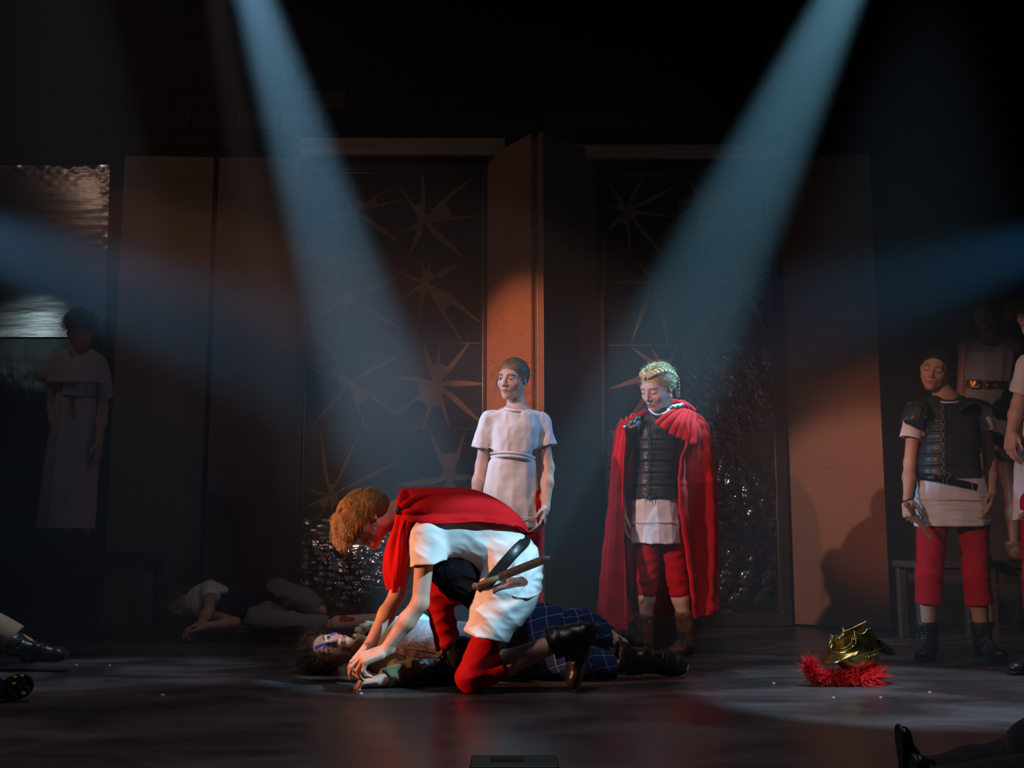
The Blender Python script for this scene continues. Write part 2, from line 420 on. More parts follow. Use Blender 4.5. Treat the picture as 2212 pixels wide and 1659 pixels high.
# back wall
WALLM = mat('black_blockwork', (0.016, 0.014, 0.014), 0.85, bump=0.3, bscale=20, var=0.4)
BLOCKM = mat('worn_block_paint', (0.085, 0.078, 0.075), 0.85, bump=0.2, bscale=30, var=0.4)
wall = mesh_obj('wall_back', *box_vf(0, 9.35, 3.3, 16, 0.3, 6.6), WALLM, smooth=False); tag(wall, kind='structure')
bw, bh = 0.39, 0.19
rb = random.Random(5)
pale = {(x, 0) for x in (-6, -5, 1, 2, 4, 6, 8)} | {(3, 0), (-5, 1)}
for r_ in range(-1, 3):
    for i in range(-14, 15):
        q = P(0, 262, 9.2)[2]
        isp = (i, r_) in pale
        v, f = box_vf((i + 0.5 * (r_ % 2)) * bw + 0.1, 9.2 - 0.004, q + r_ * bh, bw - 0.012, 0.03 + rb.random() * 0.006, bh - 0.012, bev=0.003)
        mesh_obj('wall_block', v, f, BLOCKM if isp else WALLM, wall, smooth=False)
# ------------- flats
def flat(name, label, p0, p1, ztop0, ztop1, m, th=0.018, cat='panel', braces=True, z0=0.01):
    """plywood flat standing between two plan points; th = sheet thickness, with back frame"""
    p0, p1 = np.array(p0, float), np.array(p1, float); c = (p0 + p1) / 2; L = np.linalg.norm(p1 - p0)
    d = (p1 - p0) / L; nrmv = np.array([d[1], -d[0]])
    if nrmv[1] > 0: nrmv = -nrmv
    root = thing(name, label, cat, (c[0], c[1], 0))
    V = []
    for s in (0, 1):
        o = -nrmv * th * s
        V += [(*(p0 + o), z0), (*(p1 + o), z0), (*(p1 + o), ztop1), (*(p0 + o), ztop0)]
    F = [[0, 1, 2, 3], [7, 6, 5, 4], [0, 4, 5, 1], [1, 5, 6, 2], [2, 6, 7, 3], [3, 7, 4, 0]]
    mesh_obj('plywood_sheet', V, F, m, root, smooth=False)
    if braces:
        R = rotz(math.atan2(d[1], d[0]))
        for k in (0.03, L - 0.03):
            q = p0 + d * k - nrmv * (th + 0.022); zt = min(ztop0, ztop1) - 0.02
            box('back_batten', (q[0], q[1], zt / 2 + 0.01), (0.045, 0.04, zt - 0.02), PINE, root, R=R)
    return root
def XY(px, Y): return (P(px, 1000, Y)[0], Y)
def ZT(py, Y): return P(1106, py, Y)[2]
YW = 8.35
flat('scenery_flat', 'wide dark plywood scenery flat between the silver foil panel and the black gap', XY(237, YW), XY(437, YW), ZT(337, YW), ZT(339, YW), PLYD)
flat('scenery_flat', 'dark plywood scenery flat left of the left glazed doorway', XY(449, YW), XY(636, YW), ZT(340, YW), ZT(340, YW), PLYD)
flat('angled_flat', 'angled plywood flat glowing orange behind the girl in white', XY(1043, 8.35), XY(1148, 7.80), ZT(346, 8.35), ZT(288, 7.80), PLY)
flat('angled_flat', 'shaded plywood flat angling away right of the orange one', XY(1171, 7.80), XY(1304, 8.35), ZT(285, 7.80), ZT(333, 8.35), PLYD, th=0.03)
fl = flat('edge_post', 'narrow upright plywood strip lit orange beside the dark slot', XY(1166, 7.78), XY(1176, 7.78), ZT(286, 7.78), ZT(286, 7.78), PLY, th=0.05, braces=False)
flat('dark_slot_fill', 'black sheet standing in for the shade in the gap between the angled flats', XY(1140, 7.95), XY(1180, 7.95), ZT(300, 7.95), ZT(300, 7.95), BLACKW, braces=False)  # the gap's shade is put in as a black sheet
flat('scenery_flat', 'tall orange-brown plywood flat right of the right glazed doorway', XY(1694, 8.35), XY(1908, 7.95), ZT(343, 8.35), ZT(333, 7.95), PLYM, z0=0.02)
flat('scenery_flat', 'unlit black flat behind the soldiers at the right edge', XY(1952, 8.5), XY(2290, 8.3), ZT(345, 8.5), ZT(345, 8.3), BLACKW)
flat('edge_post', 'thin pale upright strip left of the bench soldiers', XY(1946, 8.4), XY(1953, 8.4), ZT(350, 8.4), ZT(350, 8.4), mat('grey_strip', (0.10, 0.10, 0.10), 0.5), th=0.03, braces=False)
# ------------- glazed doorways: plywood backing, black foil shards between pale cracks
FOIL = mat('black_gloss_foil', (0.010, 0.012, 0.014), 0.42, spec=0.25, bump=0.12, bscale=5, bdist=0.02)
CRK = mat('tan_backing', (0.30, 0.19, 0.11), 0.7, var=0.3, vscale=9)
CRUM = mat('crumpled_dark_foil', (0.26, 0.25, 0.26), 0.17, metal=1.0)
EDGE = mat('bright_foil_edge', (0.55, 0.52, 0.50), 0.3, metal=0.6)
def crumple(name, x0, x1, z0, z1, Y, m, root, amp=0.02, fr=30, n=(90, 110), seed=1):
    xs = np.linspace(x0, x1, n[0]); zs = np.linspace(z0, z1, n[1])
    X, Z = np.meshgrid(xs, zs, indexing='ij')
    o = 0
    for j, (a_, f_) in enumerate(((1, 1), (0.5, 2.1), (0.28, 4.3))):
        o = o + a_ * np.abs(wob(X, Z * 0.8, Z * 0.3 + X * 0.5, fr * f_, seed + j, 5))
    msk = np.clip(0.55 + 0.9 * wob(X, Z, Z, 5.5, seed + 4), 0.08, 1.2)
    Yv = Y - amp * o * msk
    V = np.stack([X, Yv, Z], -1).reshape(-1, 3)
    ii = np.arange(n[0] * n[1]).reshape(n)
    F = np.stack([ii[:-1, :-1].ravel(), ii[1:, :-1].ravel(), ii[1:, 1:].ravel(), ii[:-1, 1:].ravel()], 1)
    return mesh_obj(name, V, F, m, root, smooth=False)
def sect_polys(cx, cy, x0, x1, y0, y1, rays, gap0, gap1, rr):
    """split the cell into shards between rays from (cx, cy): returns convex-ish polygons"""
    def hit(a):
        dx, dy = math.cos(a), math.sin(a); t = 1e9
        if dx > 1e-6: t = min(t, (x1 - cx) / dx)
        if dx < -1e-6: t = min(t, (x0 - cx) / dx)
        if dy > 1e-6: t = min(t, (y1 - cy) / dy)
        if dy < -1e-6: t = min(t, (y0 - cy) / dy)
        return t
    out = []
    for i in range(len(rays)):
        a, b = rays[i], rays[(i + 1) % len(rays)]
        if b <= a: b += 2 * PI
        pts = []
        ts = np.linspace(0, 1, 9)
        ta = hit(a); tb = hit(b)
        inner = rr * (0.5 + 1.5 * random.random() ** 2) * (1.0 if b - a < 1.5 else 0.6)
        # outer boundary from a to b along the cell edge with corners, slightly inset
        ga, gb = gap1 / max(ta, 0.05), gap1 / max(tb, 0.05)
        angs = list(np.linspace(a + ga, b - gb, 7))
        for cxx, cyy in ((x0, y0), (x1, y0), (x1, y1), (x0, y1)):
            ac = math.atan2(cyy - cy, cxx - cx)
            while ac < a + ga: ac += 2 * PI
            if ac < b - gb: angs.append(ac)
        angs.sort()
        outer = [(cx + math.cos(q) * hit(q), cy + math.sin(q) * hit(q)) for q in angs]
        mid = (a + b) / 2
        if b - a - 2 * gap0 / inner < 0.05: inner = min(ta, tb) * 0.5
        g = min(gap0 / inner, (b - a) * 0.38)
        # curved crack edges: mid control points
        def side(ang0, g0, g1, t1, rev):
            q = []
            for k in (0.0, 0.33, 0.66):
                rr_ = inner + (t1 - inner) * k; aa = ang0 + (g0 * (1 - k) ** 1.5 + g1 * k)
                q.append((cx + math.cos(aa) * rr_, cy + math.sin(aa) * rr_))
            return q if not rev else q[::-1]
        poly = side(a, g, ga, ta, False) + outer + side(b, -g, -gb, tb, True)
        poly = [(min(max(x, x0), x1), min(max(y, y0), y1)) for x, y in poly]
        out.append(poly)
    return out
def doorway(label, pxl, pxr, pyt, pyb, Y, beam, post_l, post_r, rows, split, seed, crumpled):
    random.seed(seed)
    x0, x1 = P(pxl, 900, Y)[0], P(pxr, 900, Y)[0]; zt, zb = ZT(pyt, Y), ZT(pyb, Y)
    root = thing('glazed_doorway', label, 'doorway', ((x0 + x1) / 2, Y, 0))
    v, f = box_vf((x0 + x1) / 2, Y + 0.03, (zt + zb) / 2, x1 - x0, 0.02, zt - zb); mesh_obj('backing_board', v, f, CRK, root, smooth=False)
    bx0, bx1 = P(beam[0], 320, Y - 0.1)[0], P(beam[1], 320, Y - 0.1)[0]; bz0, bz1 = ZT(beam[3], Y - 0.1), ZT(beam[2], Y - 0.1)
    box('lintel_plank', ((bx0 + bx1) / 2, Y - 0.1, (bz0 + bz1) / 2), (bx1 - bx0, 0.045, bz1 - bz0), PINE, root)
    box('head_board', ((x0 + x1) / 2, Y + 0.01, (bz0 + zt) / 2 + 0.0), (x1 - x0 + 0.1, 0.06, bz0 - zt), DARKW, root)
    for a, b in (post_l, post_r):
        xa, xb = P(a, 900, Y)[0], P(b, 900, Y)[0]
        box('door_post', ((xa + xb) / 2, Y, bz1 / 2), (xb - xa, 0.07, bz1 - 0.02), DARKW, root)
    box('threshold', ((x0 + x1) / 2, Y, zb / 2 + 0.005), (x1 - x0 + 0.1, 0.06, max(zb, 0.02)), DARKW, root)
    for k, xx in enumerate((x0 + 0.006, x1 - 0.006)):
        v, f = tube_vf(spline([(xx, Y - 0.012, zb + 0.02), (xx + 0.004, Y - 0.015, zt * 0.5), (xx, Y - 0.012, zt - 0.02)], 10), 0.0022, 4)
        mesh_obj('foil_edge', v, f, EDGE, root)
    v, f = tube_vf([(x0, Y - 0.014, zt - 0.01), (x1, Y - 0.014, zt - 0.015)], 0.0025, 4); mesh_obj('foil_edge', v, f, EDGE, root)
    xs = [x0 + 0.01, P(split, 900, Y)[0], x1 - 0.01]
    zs = [ZT(r, Y) for r in rows]
    for ri in range(len(zs) - 1):
        for ci in range(2):
            a, b, c, d = xs[ci] + 0.004, xs[ci + 1] - 0.004, zs[ri + 1] + 0.004, zs[ri] - 0.004
            if (ri, ci) in crumpled:
                crumple('crumpled_foil', a, b, c, d, Y + 0.012, CRUM, root, amp=0.016, fr=34, seed=ri * 2 + ci + seed)
                continue
            cx = a + (b - a) * random.uniform(0.2, 0.8); cy = c + (d - c) * random.uniform(0.2, 0.75)
            nr = random.choice((6, 7, 8, 9)); ph = random.random() * 6.28
            rays = sorted([(ph + 2 * PI * (k + random.uniform(-0.42, 0.42)) / nr) % (2 * PI) for k in range(nr)])
            for poly in sect_polys(cx, cy, a, b, c, d, rays, random.uniform(0.007, 0.018), random.uniform(0.002, 0.009), 0.055):
                yy = Y + 0.012 + random.uniform(-0.003, 0.003); n = len(poly)
                V = [(x, yy, z) for x, z in poly] + [(x, yy + 0.005, z) for x, z in poly]
                F = [list(range(n)), list(range(2 * n - 1, n - 1, -1))] + [[i, i + n, (i + 1) % n + n, (i + 1) % n] for i in range(n)]
                mesh_obj('foil_shard', V, F, FOIL, root, smooth=False)
    return root
doorway('left doorway of black foil shards with pale star cracks under a pine plank', 655, 1043, 372, 1312, 8.33, (650, 1092, 300, 336), (636, 655), (1043, 1050),
        (372, 555, 740, 925, 1120, 1312), 860, 12, {(4, 0)})
doorway('right doorway of black foil with crumpled lower half behind the red cape', 1307, 1672, 378, 1325, 8.33, (1215, 1694, 314, 343), (1300, 1307), (1672, 1694),
        (378, 562, 745, 930, 1120, 1325), 1478, 21, {(3, 1), (4, 0), (4, 1), (2, 1), (3, 0)})
# ------------- silver foil panel at the left edge
def foil_extra(m, nt, b, tc):
    pass
MYL = mat('silver_mylar', (0.36, 0.34, 0.34), 0.20, metal=1.0, bump=0.10, bscale=3, stretch=(0.5, 1, 2.2), bdist=0.03)
root = thing('foil_panel', 'silver crinkled foil panel at the left edge behind the robed figure', 'panel', (P(110, 500, 8.3)[0], 8.3, 0))
x0, x1 = P(-60, 900, 8.3)[0], P(237, 500, 8.3)[0]
v, f = box_vf((x0 + x1) / 2, 8.36, ZT(1100, 8.3), x1 - x0 + 0.02, 0.02, 2 * ZT(1100, 8.3) - 0.02); mesh_obj('backing_board', v, f, BLACKW, root, smooth=False)
n = (60, 80); xs = np.linspace(x0, x1, n[0]); zs = np.linspace(ZT(728, 8.3), ZT(362, 8.3), n[1]); X, Z = np.meshgrid(xs, zs, indexing='ij')
edge = np.exp(-((zs[-1] - Z) / 0.07)) + 0.6 * np.exp(-((x1 - X) / 0.06))
Yv = 8.3 - 0.02 * wob(X, Z * 2.2, Z, 2.4, 2) - 0.006 * edge * np.abs(wob(X, Z, Z, 60, 4)) - 0.0006 * np.abs(wob(X * 0.4, Z, Z, 30, 1)) - 0.05 * ((Z - zs[0]) / (zs[-1] - zs[0])) ** 2
V = np.stack([X, Yv, Z], -1).reshape(-1, 3); ii = np.arange(n[0] * n[1]).reshape(n)
F = np.stack([ii[:-1, :-1].ravel(), ii[1:, :-1].ravel(), ii[1:, 1:].ravel(), ii[:-1, 1:].ravel()], 1)
mesh_obj('silver_sheet', V, F, MYL, root)
crumple('crumpled_foil', x0, x1, 0.3, zs[0] - 0.01, 8.33, mat('black_crumpled_foil', (0.03, 0.03, 0.03), 0.25, metal=0.8), root, amp=0.012, fr=16, seed=9)
# silver foil scrap panel beside the far right soldier
root = thing('foil_panel', 'pale teal foil sheet behind the heads at the right edge', 'panel', (P(2230, 700, 8.2)[0], 8.2, 0))
crumple('silver_sheet', P(2165, 700, 8.2)[0], P(2330, 700, 8.2)[0], ZT(800, 8.2), ZT(560, 8.2), 8.2, MYL, root, amp=0.02, fr=8, seed=3)
box('backing_board', (P(2248, 700, 8.2)[0], 8.24, ZT(560, 8.2) / 2), (0.6, 0.03, ZT(560, 8.2) - 0.02), BLACKW, root)
# ------------- benches
def bench(label, x0, x1, y, top, dep, leg_in):
    root = thing('bench', label, 'bench', ((x0 + x1) / 2, y, 0))
    box('seat_board', ((x0 + x1) / 2, y, top - 0.02), (x1 - x0, dep, 0.04), DARKW, root)
    box('apron', ((x0 + x1) / 2, y - dep / 2 + 0.04, top - 0.09), (x1 - x0 - 0.04, 0.025, 0.10), DARKW, root)
    box('apron', ((x0 + x1) / 2, y + dep / 2 - 0.04, top - 0.09), (x1 - x0 - 0.04, 0.025, 0.10), DARKW, root)
    for xx in leg_in:
        for s in (-1, 1):
            box('leg', (xx, y + s * (dep / 2 - 0.04), (top - 0.04) / 2), (0.055, 0.055, top - 0.04), DARKW, root)
    return root
xr = P(1966, 1300, 7.15)[0]
bench('dark wooden bench behind the soldiers at the right', xr, xr + 1.5, 7.25, ZT(1214, 7.0), 0.42, (xr + 0.045, xr + 0.5, xr + 1.4))
xl = P(330, 1200, 7.3)[0]
bench('black wooden bench under the robed figure at the left', xl - 1.6, xl, 7.4, ZT(1192, 7.1), 0.5, (xl - 1.5, xl - 0.05))
# stage box at the front edge
q = G(1018, 1652); q2 = G(1203, 1652)
root = thing('stage_box', 'low dark green box at the front edge of the stage', 'box', ((q[0] + q2[0]) / 2, 3.36, 0))
GREEN = mat('dark_green_paint', (0.003, 0.030, 0.018), 0.6)
box('body', ((q[0] + q2[0]) / 2, 3.36, 0.014), (q2[0] - q[0], 0.16, 0.028), GREEN, root)
box('slot', ((q[0] + q2[0]) / 2 - 0.02, 3.37, 0.029), (0.10, 0.05, 0.008), BLACKW, root)
# floor litter
LIT = mat('pale_scrap', (0.6, 0.45, 0.4), 0.8)
for i, (px, py, s_) in enumerate(((350, 1503, 0.010), (780, 1499, 0.004), (165, 1437, 0.003), (237, 1438, 0.003), (1671, 1477, 0.004), (1902, 1508, 0.004), (2008, 1497, 0.006), (1800, 1509, 0.007))):
    c = G(px, py); s_ *= 0.6
    v, f = polygonise([ell_prim((0, 0, 0), (s_, s_ * 0.6, s_ * 0.45)), ell_prim((s_ * 0.6, s_ * .3, 0), (s_ * .5, s_ * 0.4, s_ * 0.3))], s_ / 3)
    names = ['left of the lying man on the bare floor', 'in front of the kneeling man\'s hands', 'near the dark left floor edge', 'right of the leftmost floor scrap',
             'between boots and helmet, in the lit strip', 'in front of the helmet crest, farther right', 'right of the helmet shadow', 'below the helmet crest']
    o = mesh_obj('floor_scrap', v + np.array([c[0], c[1], s_ * 0.35]), f, LIT)
    tag(o, 'tiny pale scrap ' + names[i], 'scrap', 'scraps on the stage floor')
# ------------- haze filling the stage
hm = bpy.data.materials.new('stage_haze'); hm.use_nodes = True; nt = hm.node_tree; nt.nodes.clear()
vo = nt.nodes.new('ShaderNodeVolumeScatter'); vo.inputs['Density'].default_value = HAZE; vo.inputs['Anisotropy'].default_value = 0.25
out = nt.nodes.new('ShaderNodeOutputMaterial'); nt.links.new(vo.outputs[0], out.inputs['Volume'])
v, f = box_vf(0, 7.12, 3.0, 13.6, 4.04, 5.9)
hz = mesh_obj('stage_haze', v, f, hm, smooth=False); tag(hz, 'thin smoke haze hanging over the stage', 'haze', kind='stuff'); hz.display_type = 'WIRE'
# ================================================================= people kit
SKIN = mat('skin_fair', (0.68, 0.42, 0.33), 0.5, spec=0.35, bump=0.05, bscale=120, var=0.12, vscale=14, bdist=0.002)
SKIN2 = mat('skin_tan', (0.55, 0.30, 0.20), 0.5, spec=0.35, bump=0.05, bscale=120, var=0.15, vscale=14, bdist=0.002)
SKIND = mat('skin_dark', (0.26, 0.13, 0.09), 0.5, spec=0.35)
LIP = mat('lips', (0.42, 0.13, 0.12), 0.45)
BROW = mat('eyebrow_hair', (0.10, 0.055, 0.03), 0.8)
BROWB = mat('eyebrow_blond', (0.34, 0.22, 0.12), 0.8)
EYEW = mat('eye_white', (0.60, 0.56, 0.54), 0.25)
IRIS = mat('iris_dark', (0.02, 0.018, 0.02), 0.15)
LASH = mat('lashes', (0.02, 0.012, 0.01), 0.7)
PAINTB = mat('face_paint_blue', (0.05, 0.07, 0.55), 0.5)
PAINTW = mat('face_paint_white', (0.75, 0.75, 0.72), 0.5)
NAIL = mat('nails', (0.75, 0.5, 0.42), 0.3)
def cloth(name, col, rough=0.9, sheen=0.1, weave=260, b=0.25, var=0.10, vscale=9, **k):
    return mat(name, col, rough, spec=0.15, bump=b, bscale=weave, var=var, vscale=vscale, sheen=sheen, bdist=0.0015, **k)
WHITE = cloth('white_cotton', (0.78, 0.75, 0.75))
RED = cloth('red_wool', (0.66, 0.008, 0.012), sheen=0.03, weave=160, b=0.5)
REDL = cloth('red_leggings', (0.46, 0.004, 0.014), rough=0.75, sheen=0.0)
def leather(name, col, rough=0.45): return mat(name, col, rough, spec=0.4, bump=0.35, bscale=45, var=0.35, vscale=10, bdist=0.003)
BLKL = leather('black_leather', (0.016, 0.016, 0.018), 0.36)
ARMOR = leather('charcoal_armour_leather', (0.040, 0.043, 0.050), 0.40)
BRNL = leather('brown_leather', (0.20, 0.09, 0.045), 0.5)
SOLEM = mat('rubber_sole', (0.015, 0.015, 0.015), 0.5)
LACE = mat('boot_lace', (0.05, 0.045, 0.04), 0.7)
WOODS = mat('wooden_blade', (0.42, 0.21, 0.09), 0.45, bump=0.15, bscale=20, stretch=(8, 8, 1), var=0.4, vscale=8)

def head_prims(eyes='open', jaw=1.0, nose=1.0):
    p = []
    k = 0.02
    p += [ell_prim((0, -0.018, 0.030), (0.074, 0.094, 0.083), k=k), ell_prim((0, 0.020, -0.012), (0.062, 0.068, 0.085), k=k)]
    for s in (-1, 1):
        p += [seg_prim((s * 0.050, -0.005, -0.050), (s * 0.014, 0.060, -0.092), 0.020 * jaw, 0.014, k=0.028),
              ell_prim((s * 0.040, 0.052, -0.026), (0.020, 0.022, 0.020), k=0.022)]
    p += [seg_prim((-0.034, 0.074, 0.026), (0.034, 0.074, 0.026), 0.010, 0.010, k=0.022),
          ell_prim((0, 0.068, -0.094), (0.018, 0.016, 0.014), k=0.018), ell_prim((0, 0.068, -0.058), (0.026, 0.022, 0.028), k=0.02)]
    for s in (-1, 1): p.append(ell_prim((s * 0.032, 0.094, 0.004), (0.019, 0.017, 0.012), k=0.012, op='s'))
    p += [seg_prim((0, 0.080, 0.016), (0, 0.101 * nose, -0.024), 0.0075, 0.0095, k=0.012), ell_prim((0, 0.103 * nose, -0.029), (0.0095, 0.009, 0.0085), k=0.008)]
    for s in (-1, 1): p.append(ell_prim((s * 0.0115, 0.090, -0.033), (0.0075, 0.009, 0.007), k=0.006))
    for s in (-1, 1):
        p.append(ell_prim((s * 0.006, 0.095, -0.041), (0.0035, 0.005, 0.003), k=0.002, op='s'))
        p.append(ell_prim((s * 0.0315, 0.0695, 0.003), (0.0142, 0.0135, 0.0125), k=0.003))
        p.append(seg_prim((s * 0.020, 0.0805, 0.009), (s * 0.044, 0.074, 0.009), 0.003, 0.003, k=0.004))
        p.append(seg_prim((s * 0.021, 0.080, -0.0055), (s * 0.043, 0.074, -0.004), 0.0025, 0.0025, k=0.004))
        p.append(seg_prim((s * 0.022, 0.080, -0.0600), (0, 0.0885, -0.0555), 0.0035, 0.0050, k=0.005))
        p.append(seg_prim((s * 0.020, 0.080, -0.0635), (0, 0.0875, -0.0670), 0.0035, 0.0058, k=0.005))
        p.append(seg_prim((s * 0.024, 0.087, -0.0613), (0, 0.0955, -0.0610), 0.0012, 0.0014, k=0.002, op='s'))
        # ears
        p.append(ell_prim((s * 0.073, -0.012, -0.002), (0.007, 0.016, 0.030), R=rotz(-s * 0.35), k=0.006))
        p.append(ell_prim((s * 0.080, -0.008, 0.002), (0.006, 0.008, 0.016), R=rotz(-s * 0.35), k=0.004, op='s'))
    return p
def face_mat(V, F, R, o, s, eyes='open', paint=None, extra=None):
    """material index per face from the position in head space: 0 skin 1 lip 2 brow 3 eye white 4 iris 5 lash 6.. paint"""
    c = (V[F].mean(1) - o) @ R / s
    x, y, z = np.abs(c[:, 0]), c[:, 1], c[:, 2]
    m = np.zeros(len(F), int)
    hd = (y > 0.045) & (z > -0.12) & (z < 0.1) & (x < 0.07)
    up = np.interp(x, [0, 0.006, 0.024], [-0.0535, -0.0515, -0.058]); lo_ = np.interp(x, [0, 0.024], [-0.0715, -0.0645])
    m[hd & (x < 0.0235) & (z < up) & (z > lo_) & (y > 0.076)] = 1
    bz = np.interp(x, [0.012, 0.030, 0.05], [0.022, 0.0285, 0.022])
    m[hd & (x > 0.013) & (x < 0.050) & (np.abs(z - bz) < np.interp(x, [0.013, 0.05], [0.0042, 0.0022]))] = 2
    ex = x - 0.0315
    if eyes == 'open':
        inside = hd & ((ex / 0.0135) ** 2 + ((z - 0.0020) / 0.0062) ** 2 < 1) & (y > 0.066)
        m[inside] = 3
        m[inside & ((c[:, 0] * np.sign(c[:, 0]) - 0.0315) ** 2 + (z - 0.0025) ** 2 < 0.0062 ** 2)] = 4
        m[hd & ((ex / 0.0155) ** 2 + ((z - 0.0030) / 0.0085) ** 2 < 1) & (z > 0.0035) & (m == 0)] = 5
    else:
        zz = -0.0035 - 0.0022 * (1 - (ex / 0.0145) ** 2)
        m[hd & (np.abs(ex) < 0.0145) & (np.abs(z - zz) < 0.0019)] = 5
    if paint is not None: m = paint(c, m, hd)
    return m
def hand_prims(wr, d, n, ts=1, curl=(0.25, 0.3, 0.35, 0.4), s=1.0, spread=0.04, thumb=0.3, fingers=None):
    """wr wrist, d towards the fingers, n the way the palm faces; ts side of the thumb"""
    y = nrm(d); z = -np.asarray(n, float); z = nrm(z - y * (z @ y)); x = np.cross(y, z); R = np.stack([x, y, z], 1)
    p = [seg_prim((0, -0.02, 0), (0, 0.03, 0), 0.023, 0.022, k=0.012), box_prim((0, 0.050, 0), (0.030, 0.034, 0.003), rnd=0.0105, k=0.012)]
    L = ((0.044, 0.026, 0.020), (0.048, 0.030, 0.021), (0.045, 0.028, 0.020), (0.035, 0.021, 0.018))
    tips = []
    for i in range(4):
        bx = ts * (0.031 - 0.0205 * i); by = (0.086, 0.091, 0.087, 0.078)[i]
        a0 = spread * (1.5 - i) * ts
        p.append(seg_prim((bx * 0.55, 0.02, 0.004), (bx, by, 0.004), 0.009, 0.0098, k=0.006))
        c = np.array([bx, by, 0.003]); cu = curl[i] if np.isscalar(curl[i]) else None; ang = 0
        for j in range(3):
            ang += (cu * (0.8, 1.0, 0.7)[j]) if cu is not None else curl[i][j]
            e = c + L[i][j] * np.array([math.sin(a0), math.cos(a0) * math.cos(ang), -math.sin(ang)])
            r0 = 0.0092 - 0.0009 * j; p.append(seg_prim(c, e, r0, r0 - 0.0010, k=0.0035)); c = e
        tips.append(c)
    t0 = np.array([ts * 0.018, 0.012, -0.006]); t1 = np.array([ts * 0.043, 0.042, -0.010 - 0.02 * thumb])
    t2 = t1 + np.array([ts * 0.016 * (1 - thumb), 0.030, -0.014 * thumb - 0.004]); t3 = t2 + np.array([ts * 0.004 * (1 - 2 * thumb), 0.024, -0.012 * thumb - 0.003])
    p += [seg_prim(t0, t1, 0.016, 0.0125, k=0.012), seg_prim(t1, t2, 0.0112, 0.0100, k=0.004), seg_prim(t2, t3, 0.0100, 0.0078, k=0.003)]
    return xform(p, R, np.asarray(wr, float), s), R
def arm_prims(sh, el, wr, s=1.0, k=0.02):
    sh, el, wr = map(np.asarray, (sh, el, wr))
    return [seg_prim(sh, el, 0.046 * s, 0.036 * s, k=k), seg_prim(el, el * 0.62 + wr * 0.38, 0.036 * s, 0.038 * s, k=k), seg_prim(el * 0.62 + wr * 0.38, wr, 0.038 * s, 0.0245 * s, k=k)]
def leg_prims(hp, kn, an, s=1.0, k=0.025):
    hp, kn, an = map(np.asarray, (hp, kn, an))
    return [seg_prim(hp, kn, 0.082 * s, 0.053 * s, k=k), seg_prim(kn, kn * 0.65 + an * 0.35, 0.050 * s, 0.054 * s, k=k), seg_prim(kn * 0.65 + an * 0.35, an, 0.054 * s, 0.034 * s, k=k)]
def skin_body(root, prims, heads, fine, skin, h=0.0075, eyes='open', paint=None, brow=None, extra_mats=(), name='body'):
    Rh, oh, sh = heads
    lo, hi = bounds(xform(head_prims(), Rh, oh, sh))
    hb = (lo - 0.004, hi + 0.004, 0.0026)
    V, F = multi_poly(prims, h, [hb] + list(fine))
    fm = face_mat(V, F, Rh, oh, sh, eyes, paint)
    return mesh_obj(name, V, F, None, root, mats=[skin, LIP, brow or BROW, EYEW, IRIS, LASH] + list(extra_mats), fmat=fm)
def hair_strands(Rh, o, s, n, flow, length, width=0.0012, zone=None, rad=(0.080, 0.100, 0.092), c0=(0, -0.018, 0.030), lift=0.004, curl=0.0, segs=6, seed=1, wav=0.0, stick=False):
    rng = np.random.RandomState(seed); V, F = [], []; nv = 0
    rad = np.array(rad); c0 = np.array(c0); cnt = 0
    while cnt < n:
        u = nrm(rng.randn(3)); p = u * rad
        q = p + c0
        if zone is not None and not zone(q): continue
        cnt += 1
        L = length * (0.6 + 0.7 * rng.rand()); st = L / segs; pts = [q.copy()]; ph = rng.rand() * 6.28; lf = lift * (0.3 + 1.4 * rng.rand()); fz = rng.randn(3) * 0.10
        for i in range(segs):
            d = nrm(np.asarray(flow(pts[-1], i / segs)) + fz + curl * np.array([math.sin(ph + i * 2.1), math.cos(ph + i * 1.7), math.sin(ph * 2 + i * 2.6)]))
            w = nrm((pts[-1] - c0) / rad ** 2)
            t = d - w * min(0, d @ w)
            nx = pts[-1] + st * nrm(t)
            e = (nx - c0) / (rad + lf * (i + 1) / segs + wav * math.sin(ph + i * 1.3)); m = np.linalg.norm(e)
            if m < 1 or stick: nx = c0 + (nx - c0) / m
            pts.append(nx)
        pts = np.array(pts) * s @ np.asarray(Rh).T + o
        v, f = tube_vf(pts, np.linspace(width, width * 0.25, segs + 1) * s, 3, cap=False)
        V.append(v); F.append(np.array(f) + nv); nv += len(v)
    return np.vstack(V), np.vstack(F)
def add_hair(root, Rh, o, s, m, cap, strands, h=0.004, post=None, name='hair'):
    v, f = polygonise(xform(cap, Rh, o, s), h, post=post); fs = [f]; vs = [v]; n = len(v)
    for a, b in strands: vs.append(a); fs.append(b + n); n += len(a)
    return mesh_obj(name, np.vstack(vs), np.vstack(fs), m, root)
